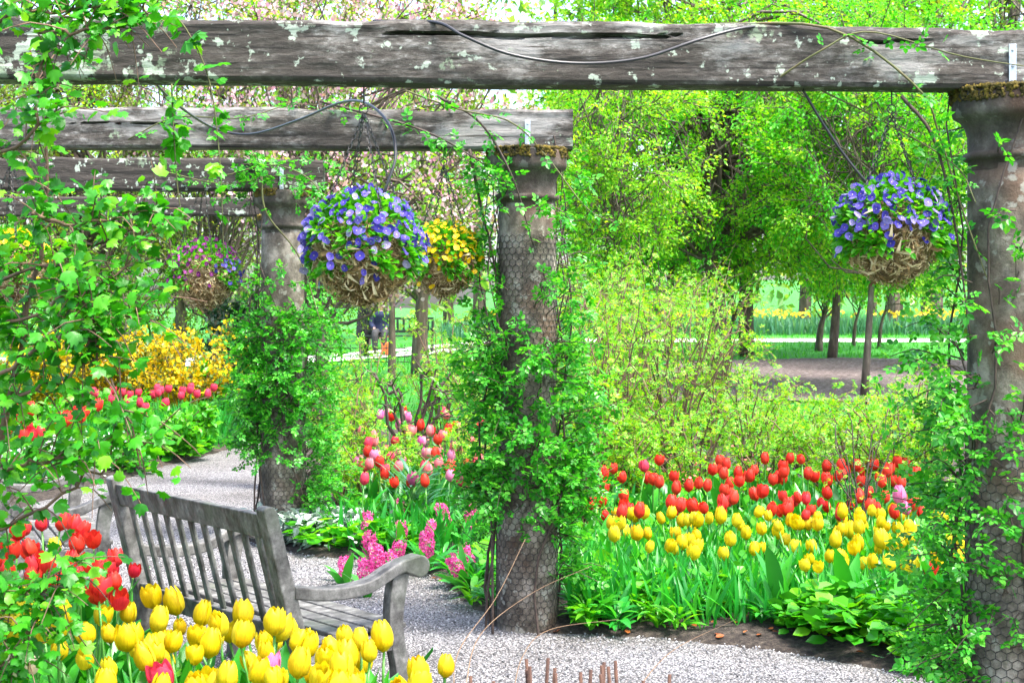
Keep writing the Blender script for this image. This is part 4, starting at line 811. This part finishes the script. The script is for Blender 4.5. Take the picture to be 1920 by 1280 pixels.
# forsythia, evergreen, far-left shrubs
for a, Y, lab in ((350, 19.0, 'yellow forsythia bush in bloom beyond the path'), (230, 19.5, 'yellow forsythia bush half behind the leafy branches'), (110, 20, 'yellow forsythia bush at the far left')):
    x, y = gpt(a, Y); shrub('forsythia_bush', lab, (x, y), 44, 1.25, 1.0, 22, .06, 'dull', 'twig', L2, 'forsythia bushes', 'bush', ('fors', 1.0, .055), .008, 6)
x, y = gpt(440, 21); shrub('evergreen_bush', 'dark evergreen bush behind the far column', (x, y), 30, 1.7, .6, 40, .09, 'dark', 'twigdark', L2, None, 'bush')
for a, Y, h in ((40, 15.5, .75), (200, 17.0, .6), (310, 16.6, .5), (420, 19, .8)):
    x, y = gpt(a, Y); shrub('green_shrub', ['low green bush under the forsythia', 'low green bush among the scarlet tulips'][a < 100] if a in (40, 200) else ['low green bush above the grassy leaves', 'low green bush at the left foot of the far column'][a > 400], (x, y), 20, h, .7, 22, .09, 'fresh', 'twig', L4, 'low green bushes of the far left bed')

# climbing roses on the columns
def climber(ci, label, zones, n_st=7, ls=.074, seed=0, reach=.3, side=None):
    cx, cy = COLS[ci]; root = empty('climbing_rose', (cx, cy, .02), 0, label, 'climbing plant', 'roses climbing the columns'); st = MB(); fm = MB(); pos = []; dr = []
    ztop = max(z[1] for z in zones) + .35
    for i in range(n_st):
        a = U(0, 6.28); tw = U(-1.6, 1.6); zz = np.linspace(0, min(2.55, ztop * U(.8, 1.1)), 14); aa = a + tw * zz / 2 + .25 * np.sin(zz * 5 + i); rr = R0 + .02 + U(0, .05) + .03 * np.sin(zz * 7 + i)
        st.add(*tube(np.column_stack([rr * np.cos(aa), rr * np.sin(aa), zz]), np.linspace(.0075, .003, 14), 5, caps=False))
    for (z0, z1, ns, rc, a0, a1) in zones:
        for s in range(ns):
            a = math.radians(U(a0, a1)); z = U(z0, z1); o = np.array([math.cos(a), math.sin(a), 0]); b = o * (R0 + .015) + np.array([0, 0, z]); L = rc * U(.35, 1.1)
            e = b + norm(o + runit(1)[0] * .75 + np.array([0, 0, .25])) * L; mid = (b + e) / 2 + np.array([0, 0, .06 * L]) + rng.normal(0, .02, 3)
            p = spline([b, mid, e + np.array([0, 0, -.05 * L])], 6); st.add(*tube(p, np.linspace(.004, .0015, 6), 3, caps=False))
            m_ = max(4, int(L * 44)); f = U(.8, 4.99, m_); i0 = f.astype(int); w = (f - i0)[:, None]; pos.append(p[i0] * (1 - w) + p[i0 + 1] * w); dr.append(norm(p[i0 + 1] - p[i0]))
    pos = np.concatenate(pos); dr = np.concatenate(dr); n = len(pos)
    R = leafdirs(n, dr * .5 + runit(n) * .8, .15, .3); scatter(fm, LC, pos + rng.normal(0, .012, (n, 3)), R, ls * U(.6, 1.2, n))
    tag(fm.obj('foliage', M['rose'], root), kind='stuff'); st.obj('canes', M['twigdark'], root, True); return root
climber(1, 'climbing rose cloaking the middle column', [(.62, 1.5, 165, .29, 110, 430), (.6, 1.45, 110, .2, 180, 360), (1.45, 1.75, 26, .25, 140, 400), (1.75, 2.5, 34, .26, 120, 420), (.35, .7, 22, .22, 150, 400), (.2, .9, 34, .34, -40, 40)], 9)
climber(2, 'climbing rose cloaking the far column', [(.6, 1.6, 175, .34, 130, 420), (.6, 1.6, 100, .22, 180, 360), (1.5, 1.95, 30, .28, 150, 400), (.1, .6, 34, .42, -50, 40), (2.3, 2.7, 20, .4, 100, 420)], 8)
climber(0, 'climbing rose on the right column', [(.0, 1.5, 60, .26, 130, 300), (.1, 1.7, 44, .2, 200, 340), (1.5, 2.4, 24, .18, 140, 330), (.3, 1.45, 44, .36, 150, 215)], 8)
# canes lying along and over the beams
def cane(ctrl, label, r=.005, leaves=14, ls=.075, mat='cane', lm='rose', T=LC, name='rose_cane', group='rose canes on the beams', cat='climbing plant', dens=.03):
    p = spline(np.array(ctrl), 22); b = p[0].copy(); root = empty(name, b, 0, label, cat, group); MB().add(*tube(p - b, np.linspace(r, r * .45, 22), 5)).obj('stem', M[mat], root, True)
    if leaves:
        f = U(1, 20.99, leaves); i0 = f.astype(int); w = (f - i0)[:, None]; q = p[i0] * (1 - w) + p[i0 + 1] * w - b; d = norm(p[i0 + 1] - p[i0]); fm = MB()
        scatter(fm, T, q + rng.normal(0, dens * .4, (leaves, 3)), leafdirs(leaves, d * .3 + runit(leaves), .2, .5), ls * U(.6, 1.2, leaves)); tag(fm.obj('foliage', M[lm], root), kind='stuff')
    return root
cane([P(1350, 45, 5.66), P(1560, 55, 5.63), P(1720, 165, 5.62), P(1760, 250, 5.66), P(1800, 380, 5.7), P(1850, 520, 5.6)], 'long rose cane sagging from the near beam to the right column', .006, 20)
cane([P(1440, 160, 5.66), P(1540, 95, 5.6), P(1630, 60, 5.62), P(1800, 105, 5.6), P(1960, 130, 5.6)], 'pale rose cane lying across the face of the near beam', .0045, 9)
cane([P(1540, 170, 5.7), P(1660, 230, 5.75), P(1790, 310, 5.7), P(1830, 380, 5.55)], 'thin rose cane under the near beam reaching the right column', .004, 10)
cane([P(1690, 180, 5.7), P(1750, 260, 5.7), P(1790, 420, 5.75), P(1820, 640, 5.7)], 'dark rose cane hanging beside the right column', .008, 14, mat='twigdark')
cane([P(820, 180, 7.9), P(900, 230, 7.8), P(960, 330, 7.75), P(1000, 460, 7.8)], 'rose cane over the end of the second beam', .008, 24, mat='twigdark')
cane([P(600, 190, 7.9), P(780, 240, 7.85), P(880, 290, 7.8), P(960, 350, 7.8)], 'rose cane trailing along the face of the second beam', .007, 60, mat='twigdark')
cane([P(880, 280, 7.9), P(900, 380, 7.9), P(930, 520, 7.95), P(930, 700, 7.9)], 'dark upright rose cane left of the middle column', .009, 60, mat='twigdark')
cane([P(240, 262, 7.85), P(330, 220, 7.8), P(450, 222, 7.8), P(560, 195, 7.85), P(680, 215, 7.8)], 'slender leafy cane lying on the second beam', .004, 36)
cane([P(760, 170, 7.9), P(860, 205, 7.8), P(960, 230, 7.75), P(1030, 300, 7.8), P(1100, 390, 7.6), P(1160, 420, 7.5)], 'arching rose cane in front of the middle column capital', .005, 26)
cane([P(420, 330, 10.7), P(520, 310, 10.6), P(600, 360, 10.6), P(600, 470, 10.6)], 'looping rose cane at the top of the far column', .006, 40)
cane([P(490, 330, 10.6), P(500, 400, 10.6), P(560, 480, 10.65), P(600, 600, 10.6)], 'bare pale cane crossing the far column', .008, 6)
cane([P(300, 320, 10.8), P(420, 345, 10.7), P(520, 330, 10.7), P(600, 350, 10.7)], 'leafy cane draped over the third beam', .005, 60)

# creeper tendrils hanging from the near beam
def tendril(ctrl, label): return cane(ctrl, label, .0035, 26, .06, 'cane', 'vine', LV, 'hanging_tendril', 'tendrils hanging from the near beam', 'creeper', .05)
tendril([P(322, 158, 5.35), P(326, 250, 5.33), P(334, 360, 5.35), P(352, 470, 5.35)], 'leafy tendril hanging left under the near beam')
tendril([P(318, 20, 5.4), P(352, 60, 5.38), P(392, 150, 5.36), P(412, 300, 5.36), P(420, 490, 5.35)], 'long leafy tendril hanging over the face of the near beam')

# the leafy creeper at the left, in front of the near beam
def creeper():
    root = empty('leafy_creeper', (-2.15, 5.3, .05), 0, 'lush green creeper with lobed leaves filling the left side', 'creeper'); b0 = np.array([-2.15, 5.3, .05]); st = MB(); LP = []; LD = []
    mains = [[(-110, 1290, 5.2), (-20, 900, 5.2), (40, 640, 5.1), (75, 480, 5.1), (90, 300, 5.1), (60, 80, 5.1)],
             [(-60, 1010, 5.0), (60, 965, 4.95), (150, 905, 4.9), (240, 850, 4.9), (300, 790, 5.0)],
             [(-60, 780, 5.0), (60, 735, 4.9), (130, 700, 4.85), (170, 640, 4.85), (150, 560, 4.9)],
             [(-50, 620, 5.0), (60, 590, 4.9), (130, 550, 4.85), (220, 510, 4.9), (290, 440, 4.95)],
             [(-40, 540, 5.1), (80, 500, 4.9), (130, 520, 4.85), (180, 640, 4.85), (220, 760, 4.8), (270, 870, 4.85)],
             [(-20, 300, 5.0), (60, 240, 4.9), (70, 130, 4.9), (110, 50, 4.9), (150, -30, 4.9)],
             [(70, 60, 4.9), (150, 60, 4.85), (230, 45, 4.9), (290, 40, 4.95)],
             [(-40, 900, 5.0), (60, 870, 4.8), (120, 860, 4.8), (200, 830, 4.8)],
             [(-60, 1180, 4.9), (20, 1130, 4.8), (80, 1100, 4.75), (140, 1070, 4.8)], [(-60, 1270, 4.9), (20, 1240, 4.8), (60, 1180, 4.75), (110, 1130, 4.8)],
             [(60, 400, 4.9), (120, 420, 4.9), (200, 410, 4.9), (280, 395, 4.95), (310, 440, 5.0)], [(0, 700, 4.9), (100, 640, 4.8), (190, 600, 4.8), (270, 590, 4.9)],
             [(-30, 60, 5.0), (40, 30, 4.9), (120, 20, 4.9), (240, 10, 4.9)]]
    for q, mn in enumerate(mains):
        p = spline(np.array([P(*c) for c in mn]), 16) - b0; p[1:] += rng.normal(0, .008, (15, 3)); st.add(*tube(p, np.linspace(.016 if q == 0 else .007, .003, 16), 5, caps=False)); segs = [(p, 30)]
        for s in range(22 if q else 42):
            k = rng.integers(1, 15); d = norm(runit(1)[0] * np.array([1, .6, 1]) + np.array([.25, 0, .1])); L = U(.08, .26); t = spline([p[k], p[k] + d * L * .5 + np.array([0, 0, .02]), p[k] + d * L + np.array([0, 0, -.02])], 5)
            st.add(*tube(t, np.linspace(.0035, .0014, 5), 3, caps=False)); segs.append((t, int(3 + L * 32)))
        for t, m_ in segs:
            f = U(.2, len(t) - 1.01, m_); i0 = f.astype(int); w = (f - i0)[:, None]; LP.append(t[i0] * (1 - w) + t[i0 + 1] * w + rng.normal(0, .022, (m_, 3))); LD.append(norm(t[i0 + 1] - t[i0]))
    LP = np.concatenate(LP); LD = np.concatenate(LD); n = len(LP); sz = .041 * U(.5, 1.35, n)
    wp = LP + b0; px = PX0 + FPX * wp[:, 0] / wp[:, 1]; py = PY0 + FPX * (CAM_H - wp[:, 2]) / wp[:, 1]; thin = ((px > 50) & (px < 245) & (py > 860) & (py < 1040)) | ((px > 100) & (py > 55) & (py < 165)); keepv = (px < 330 + rng.normal(0, 20, n)) & (~thin | (rng.random(n) < .4)); LP, LD, sz, wp, px = LP[keepv], LD[keepv], sz[keepv], wp[keepv], px[keepv]; n = len(LP)
    up = np.array([[0, -.35, .8]]) + runit(n) * .55; R = frames(LD * .3 + runit(n) + np.array([0, 0, -.2]), up)
    order = np.argsort(-sz / wp[:, 1] * (px > 0)); big = order[:300]; rest = order[300:]
    lm = MB().add(*LV).mesh('leaf', M['vine_obj'], True); from mathutils import Matrix
    for i in big:
        o = bpy.data.objects.new('leaf', lm); C.objects.link(o); o.parent = root; o.matrix_local = Matrix.LocRotScale(LP[i], Matrix(R[i].tolist()).to_quaternion(), (sz[i],) * 3)
    fm = MB(); scatter(fm, LV, LP[rest], R[rest], sz[rest]); tag(fm.obj('foliage', M['vine'], root, True), kind='stuff'); st.obj('branches', M['twig'], root, True)
M['vine_obj'] = leafmat('vine_leaf_single', VINE, tcol=TC, source='object', spec=.4)
creeper()

# ------------------------------------------------------------------ hanging baskets
def pansy_mesh(mat):
    mb = MB()
    for k, (a, l, w) in enumerate(((60, .55, .42), (120, .55, .42), (5, .5, .4), (175, .5, .4), (270, .58, .55))):
        a = math.radians(a); c, s = math.cos(a), math.sin(a); t = np.linspace(0, 2 * pi, 9)[:-1]
        v = np.column_stack([l * .55 + l * .55 * np.cos(t), w * np.sin(t), .05 * np.cos(t) + .02 * k + .08 * np.sin(t) ** 2]); V = np.column_stack([v[:, 0] * c - v[:, 1] * s, v[:, 0] * s + v[:, 1] * c, v[:, 2] + .22 * (v[:, 0] ** 2) * (1 if k % 2 else -.6)]); mb.add(np.vstack([V, V.mean(0) + [0, 0, -.05]]), np.array([(q, (q + 1) % 8, 8) for q in range(8)]))
    t = np.linspace(0, 2 * pi, 7)[:-1]; mb.add(np.column_stack([.065 * np.cos(t), .065 * np.sin(t), np.full(6, .13)]), np.array([range(6)]), 1); return mb.mesh('pansy_bloom', [mat, M['eye']], True)
PM = {k: pansy_mesh(M[k]) for k in ('viol', 'viol2', 'pyel', 'pale')}
BLOB = None
def chain(mb, a, b, lk=.022):
    a, b = np.array(a, float), np.array(b, float); L = np.linalg.norm(b - a); d = (b - a) / L; n = int(L / (lk * .8)); u = norm(np.cross(d, [0.3, .9, .1])); w = np.cross(d, u)
    for i in range(n):
        c = a + d * (i + .5) * L / n; s = u if i % 2 else w; t = np.linspace(0, 2 * pi, 9)[:-1]; ring = c + np.outer(np.cos(t) * lk * .55, d) + np.outer(np.sin(t) * lk * .26, s)
        mb.add(*tube(np.vstack([ring, ring[:1]]), .0022, 3, caps=False))
def basket(px, py, Y, R, hookpy, kinds, label, nb=95, extra=None, seed=0):
    c = P(px, py, Y); root = empty('hanging_basket', c, 0, label, 'hanging basket', 'flower baskets hanging from the beams')
    top = np.array([0, 0, (py - hookpy) * Y / FPX]); beamz = CH - c[2]
    # moss ball
    nu, nv = 40, 26; u = np.linspace(0, 2 * pi, nu + 1)[:-1]; v = np.linspace(-pi / 2, pi / 2, nv); Uu, Vv = np.meshgrid(u, v)
    rr = R * .78 * (1 + .06 * noise2(Uu * 3, Vv * 5, seed + 3) + .05 * noise2(Uu * 9, Vv * 9, seed)); z = rr * np.sin(Vv) * np.where(Vv < 0, 1.12, .8)
    V = np.stack([rr * np.cos(Vv) * np.cos(Uu), rr * np.cos(Vv) * np.sin(Uu), z], -1).reshape(-1, 3); i, j = np.meshgrid(np.arange(nv - 1), np.arange(nu), indexing='ij'); j2 = (j + 1) % nu
    MB().add(V, np.stack([i * nu + j, i * nu + j2, (i + 1) * nu + j2, (i + 1) * nu + j], -1).reshape(-1, 4)).obj('moss_liner', M['liner'], root, True)
    fb = MB(); n = 5000; q = runit(n); q[:, 2] = -np.abs(q[:, 2]) * .9 + U(0, .75, n); q = norm(q); pos = q * R * U(.76, .88, n)[:, None] * np.array([1, 1, 1.1])
    d = runit(n) * 1.1 + np.array([0, 0, -.6]) + q * .25; scatter(fb, blade(3, .07, 2.2, .3), pos, frames(d, q + runit(n) * .6), U(.012, .05, n) * np.where(rng.random(n) < .12, 2.4, 1) * R / .22)
    tag(fb.obj('moss_fibres', M['fiber'], root), kind='stuff')
    fm = MB(); n = 3000; q = runit(n); q[:, 2] = np.where(q[:, 2] < 0, q[:, 2] * .5, q[:, 2]); q = norm(q); patch = noise2(q[:, 0] * 5 + q[:, 2] * 4, q[:, 1] * 5 + q[:, 2] * 3, seed + 1); k = (q[:, 2] > .2) | ((patch > .05) & (q[:, 2] > -.45)); q = q[k]; n = len(q)
    scatter(fm, L4, q * R * U(.78, 1.0, n)[:, None], leafdirs(n, q + runit(n) * .4, .1, .6), U(.022, .042, n)); tag(fm.obj('foliage', M['fresh'], root), kind='stuff')
    # blossoms: a dense dome above, a few below
    pts = []; t = 0
    while len(pts) < nb and t < 9000:
        t += 1; w = runit(1)[0]
        if w[2] < -.65 or rng.random() > min(1, max(.05, (w[2] + .28) / .55)) or (w[1] > .55 and rng.random() < .6): continue
        p = w * R * (U(.98, 1.1) if w[2] > .2 else U(.9, 1.12))
        if all(np.sum((p - s) ** 2) > .021 ** 2 for s in pts): pts.append(p)
    from mathutils import Vector
    for p in pts:
        kd = kinds[0] if len(kinds) == 1 or rng.random() < .85 else kinds[1]
        if extra and p[0] > R * .45 and p[2] < .1: kd = extra
        d = Vector(p / np.linalg.norm(p) + runit(1)[0] * .85 + np.array([0, -.35, .15])); o = inst('pansy_bloom', PM[kd], root, tuple(p)); o.rotation_euler = d.to_track_quat('Z', 'Y').to_euler(); o.rotation_euler.rotate_axis('Z', rng.normal(0, .5)); o.scale = (U(.018, .031), U(.022, .031), U(.02, .045))
    # ring, hook and chains
    t = np.linspace(0, 2 * pi, 17); MB().add(*tube(top + np.column_stack([.016 * np.cos(t), 0 * t, .016 * np.sin(t)]), .0025, 5, False)).obj('ring', M['iron'], root, True)
    MB().add(*tube(np.array([top + [0, 0, .016], [0, 0, beamz - .004]]), .003, 5)).obj('hook', M['iron'], root, True)
    for k in range(4):
        a = k * pi / 2 + .5; cm = MB(); chain(cm, top + np.array([0, 0, -.014]), (R * .8 * math.cos(a), R * .8 * math.sin(a), R * .45)); cm.obj('chain', M['iron'], root)
    return root
basket(682, 470, 5.6, .215, 205, ['viol', 'pale'], 'large hanging basket of violet blue pansies in the middle, under the near beam', 250, None, 1)
basket(1672, 437, 5.74, .205, 205, ['viol', 'pale'], 'hanging basket of violet blue pansies beside the right column', 240, None, 2)
basket(832, 490, 7.97, .195, 305, ['pyel'], 'hanging basket of yellow pansies behind the violet one', 210, None, 3)
basket(382, 515, 10.85, .25, 330, ['viol2'], 'hanging basket of purple pansies under the third beam', 170, 'viol', 4)
basket(20, 500, 7.9, .2, 300, ['pyel'], 'hanging basket of yellow pansies at the left edge behind the creeper', 80, None, 5)

# ------------------------------------------------------------------ hoses
def hose(ctrl, label, r=.006):
    p = spline(np.array(ctrl), 48); b = p[0].copy(); o = MB().add(*tube(p - b, r, 7)).obj('irrigation_hose', M['hose'], None, True, b); return tag(o, label, 'hose', 'black watering hoses on the pergola')
hose([P(700, 40, 5.68), P(815, 42, 5.55), P(870, 68, 5.48), P(960, 103, 5.46), P(1080, 119, 5.5), P(1200, 110, 5.52), P(1310, 75, 5.55), P(1400, 52, 5.62), P(1480, 50, 5.75)], 'black hose sagging across the face of the near beam')
hose([P(285, 150, 5.68), P(330, 195, 6.2), P(400, 240, 7.0), P(470, 252, 7.0), P(560, 225, 6.6), P(640, 192, 6.2), P(690, 195, 5.9), P(730, 235, 5.7), P(742, 290, 5.62), P(728, 340, 5.58), P(715, 375, 5.58)], 'black hose looping over to the middle violet basket', .0055)
hose([P(1505, 168, 5.72), P(1545, 235, 5.73), P(1590, 300, 5.73), P(1640, 360, 5.72)], 'straight black hose running down to the right violet basket', .0055)

# ------------------------------------------------------------------ dry stalks and pruned twigs in the foreground
for q, (c, lab) in enumerate((([P(870, 1300, 5.6), P(900, 1190, 5.9), P(1000, 1110, 6.2), P(1110, 1060, 6.4)], 'pale dry stalk arching up in front of the middle column'), ([P(960, 1310, 5.6), P(980, 1230, 5.7), P(1030, 1180, 5.8), P(1160, 1160, 6.1)], 'low curved dry stalk before the right bed'), ([P(850, 1310, 5.3), P(860, 1220, 5.4), P(930, 1120, 5.6), P(985, 1010, 5.8)], 'thin dry stalk crossing the middle column'), ([P(1180, 1310, 5.5), P(1260, 1220, 5.8), P(1380, 1160, 6.2)], 'thin dry stalk in front of the dark soil'))):
    cane(c, lab, .002, 0, mat='straw', name='dry_stalk', group='dry stalks in the foreground', cat='stalk')
for a, b, n in ((1015, 1225, 6), (1090, 1245, 3), (880, 1262, 4), (1150, 1240, 5), (1230, 1262, 3), (950, 1255, 3)):
    top = P(a, b, 4.6); root = empty('pruned_shrub', (top[0], top[1], .03), 0, {1015: 'clump of cut brown stems at the bottom, tallest', 1090: 'few cut brown stems right of the tallest clump', 880: 'cut brown stems next to the yellow tulips', 1150: 'cut brown stems below the right bed edge', 1230: 'rightmost cut brown stems at the bottom', 950: 'short cut brown stems left of the tallest clump'}[a], 'cut stems', 'pruned stems at the bottom edge')
    for k in range(n):
        e = np.array([U(-.05, .05), U(-.05, .05), top[2] - .03 - U(0, .07)]); MB().add(*tube(spline([(e[0] * .3, e[1] * .3, 0), e * np.array([.6, .6, .5]) + rng.normal(0, .01, 3), e], 6), np.linspace(.009, .006, 6), 6)).obj('stem', M['stub'], root, True)

# ------------------------------------------------------------------ far lawn: grass, daffodils, fence, people, bench
mb = MB(); n = 26000; x = U(-8, 16, n); y = U(20, 44, n); pm = np.array([(2.2, 23), (9.6, 22.6), (12, 26), (11.5, 31.5), (7, 33.2), (3.5, 32), (2.2, 27)]); k = (sdist(pm, x, y) > -.1) & ((y < 39.5) | (y > 41.3)); x, y = x[k], y[k]; n = len(x)
scatter(mb, (np.array([(-.12, 0, 0), (.12, 0, 0), (0, 1, 0)]), [np.array([(0, 1, 2)])]), np.column_stack([x, y, zg(x, y)]), frames(runit(n) * .5 + np.array([0, 0, 1.]), runit(n)), U(.05, .14, n))
tag(mb.obj('lawn_grass', M['grass']), 'bright green grass on the far lawn', 'grass', kind='stuff')
mb = MB(); n = 5000; x = U(-2, 16, n); y = U(43.2, 45.2, n); scatter(mb, blade(3, .05, .4, .3), np.column_stack([x, y, zg(x, y)]), frames(rng.normal(0, .2, (n, 3)) + np.array([0, 0, 1.]), runit(n)), U(.35, .6, n))
n = 900; x = U(-2, 16, n); y = U(43.2, 45.2, n); k = noise2(x * .8, y, 3) > -.3; x, y = x[k], y[k]; n = len(x); scatter(mb, LR, np.column_stack([x, y, zg(x, y) + U(.5, .68, n)]), frames(runit(n), runit(n)), U(.08, .13, n), 1)
tag(mb.obj('daffodil_bed', [M['bladeb'], M['daff']]), 'long bed of yellow daffodils on the far lawn', 'daffodils', kind='stuff')
x0 = (640 - PX0) * 34 / FPX; root = empty('iron_fence', (x0, 34, float(zg(x0, 34))), 0, 'low thin black iron fence in front of the people', 'fence')
for zz in (.12, .42): MB().add(*tube(np.array([(-.6, 0, zz), (3.6, 0, zz)]), .012, 5)).obj('rail', M['iron'], root, True)
pk = MB().add(*tube(np.array([(0, 0, 0), (0, 0, .5)]), .008, 5)).mesh('picket', M['iron'])
for i in range(22): inst('picket', pk, root, (-.6 + i * .2, 0, 0))
def blob(parts, name, mat, parent, vox=.018):
    """one continuous body: tapered limbs fused by a voxel remesh"""
    mb = MB()
    for pts, rad in parts: mb.add(*tube(spline(np.array(pts, float), 9), np.interp(np.linspace(0, 1, 9), np.linspace(0, 1, len(rad)), rad), 10))
    o = mb.obj(name, mat, parent, True); r = o.modifiers.new('fuse', 'REMESH'); r.mode = 'VOXEL'; r.voxel_size = vox; r.use_smooth_shade = True; s = o.modifiers.new('soft', 'SMOOTH'); s.factor = .6; s.iterations = 4; return o
def head(z, parent, hairmat, y=0.0):
    blob([([(0, y, z - .13), (0, y, z - .04)], (.05, .05)), ([(0, y, z - .1), (0, y, z), (0, y, z + .1), (0, y, z + .115)], (.05, .085, .08, .03)), ([(0, y + .08, z), (0, y + .1, z - .02)], (.02, .015))], 'head', M['skin'], parent)
    blob([([(0, y - .03, z - .03), (0, y - .03, z + .05), (0, y - .02, z + .13)], (.085, .1, .05))], 'hair', M[hairmat], parent)
hands = lambda sx, x, y, z: [([(x, y, z), (x, y + .02, z - .09)], (.03, .022))] + [([(x + .014 * (k - 1.5), y + .02, z - .08), (x + .014 * (k - 1.5), y + .035, z - .15 - .01 * (k in (1, 2)))], (.009, .007)) for k in range(4)] + [([(x - sx * .02, y + .01, z - .04), (x - sx * .045, y + .04, z - .09)], (.011, .008))]
px_, Y_ = 684, 38; x0 = (px_ - PX0) * Y_ / FPX
per = empty('person', (x0, Y_, float(zg(x0, Y_)) + .04), math.radians(-70), 'person in long black coat standing on the far path', 'person')
blob([([(sx * .09, 0, .92), (sx * .1, .02, .5), (sx * .1, -.02, .06)], (.09, .065, .045)) for sx in (-1, 1)] + [([(0, 0, .88), (0, 0, 1.15), (0, 0, 1.42), (0, 0, 1.5)], (.15, .13, .16, .06)), ([(0, 0, 1.45), (0, 0, 1.56)], (.05, .05))] + [([(sx * .17, 0, 1.42), (sx * .23, .02, 1.14), (sx * .22, .1, .92)], (.055, .045, .035)) for sx in (-1, 1)] + sum([hands(sx, sx * .22, .1, .91) for sx in (-1, 1)], []), 'body', M['skin'], per)
blob([([(0, 0, .42), (0, 0, .9), (0, 0, 1.2), (0, 0, 1.42), (0, 0, 1.5)], (.24, .2, .175, .19, .09))] + [([(sx * .17, 0, 1.43), (sx * .235, .02, 1.14), (sx * .22, .1, .93)], (.075, .065, .05)) for sx in (-1, 1)], 'coat', M['coat'], per)
blob([([(sx * .09, 0, .8), (sx * .1, .02, .5), (sx * .1, -.02, .08)], (.105, .085, .07)) for sx in (-1, 1)], 'trousers', M['coat'], per)
for sx in (-1, 1): blob([([(sx * .1, -.06, .04), (sx * .1, .16, .035)], (.05, .04))], 'shoe', M['coat'], per)
head(1.62, per, 'hairb')
def dark_bench(x, y, rz):
    t = empty('park_bench', (x, y, float(zg(x, y)) + .035), rz, 'dark slatted bench by the far path behind the slim trunk', 'bench')
    for sx in (-.85, .85):
        for yy in (-.22, .22): MB().add(*boxg(sx - .03, sx + .03, yy - .03, yy + .03, 0, .43 if yy > 0 else .9)).obj('leg', M['dkbench'], t)
        MB().add(*boxg(sx - .035, sx + .035, -.18, .3, .6, .64)).obj('armrest', M['dkbench'], t)
    for i in range(4): MB().add(*boxg(-.82, .82, -.2 + i * .11, -.11 + i * .11, .432, .46)).obj('seat_slat', M['dkbench'], t)
    for z in (.52, .84): MB().add(*boxg(-.82, .82, -.235, -.205, z, z + .06)).obj('back_rail', M['dkbench'], t)
    for i in range(11): MB().add(*boxg(-.77 + i * .15, -.71 + i * .15, -.23, -.21, .582, .838)).obj('back_slat', M['dkbench'], t)
    return t
bxx, byy = (745 - PX0) * 37.6 / FPX, 37.6; dark_bench(bxx, byy, math.radians(180))
p2 = empty('person', (bxx + .32 - .72, byy - .02, float(zg(bxx, byy)) + .035), math.radians(180), 'person with reddish hair in navy jacket seated on the far bench', 'person')
legs = [([(sx * .1, .0, .52), (sx * .11, .38, .5), (sx * .11, .4, .08)], (.085, .065, .045)) for sx in (-1, 1)]
blob(legs + [([(0, 0, .5), (0, -.02, .75), (0, 0, .98), (0, 0, 1.04)], (.14, .13, .15, .06)), ([(0, 0, 1.0), (0, .01, 1.1)], (.05, .05))] + [([(sx * .17, 0, .97), (sx * .22, .04, .74), (sx * .14, .24, .62)], (.055, .045, .035)) for sx in (-1, 1)] + sum([hands(sx, sx * .14, .24, .63) for sx in (-1, 1)], []), 'body', M['skin'], p2)
blob([([(0, 0, .5), (0, -.02, .75), (0, 0, .98), (0, 0, 1.05)], (.17, .16, .18, .08))] + [([(sx * .17, 0, .98), (sx * .225, .04, .74), (sx * .15, .22, .63)], (.075, .065, .05)) for sx in (-1, 1)], 'jacket', M['navy'], p2)
blob([([(sx * .1, .0, .53), (sx * .11, .38, .51), (sx * .11, .4, .1)], (.105, .085, .07)) for sx in (-1, 1)], 'trousers', M['greywear'], p2)
for sx in (-1, 1): blob([([(sx * .11, .36, .05), (sx * .11, .54, .04)], (.05, .04))], 'shoe', M['coat'], p2)
head(1.19, p2, 'hair', .01)
bag = empty('shoulder_bag', (bxx - .2, byy - .42, float(zg(bxx, byy)) + .035), 0, 'orange bag standing before the seated person', 'bag')
bevel(MB().add(*prism([(-.08, 0), (.08, 0), (.07, .3), (-.07, .3)], -.16, .16)).obj('bag_body', M['orange'], bag), .03, 3)
MB().add(*tube(spline([(-.12, 0, .29), (-.08, 0, .42), (.08, 0, .42), (.12, 0, .29)], 12), .01, 6)).obj('strap', M['orange'], bag, True)
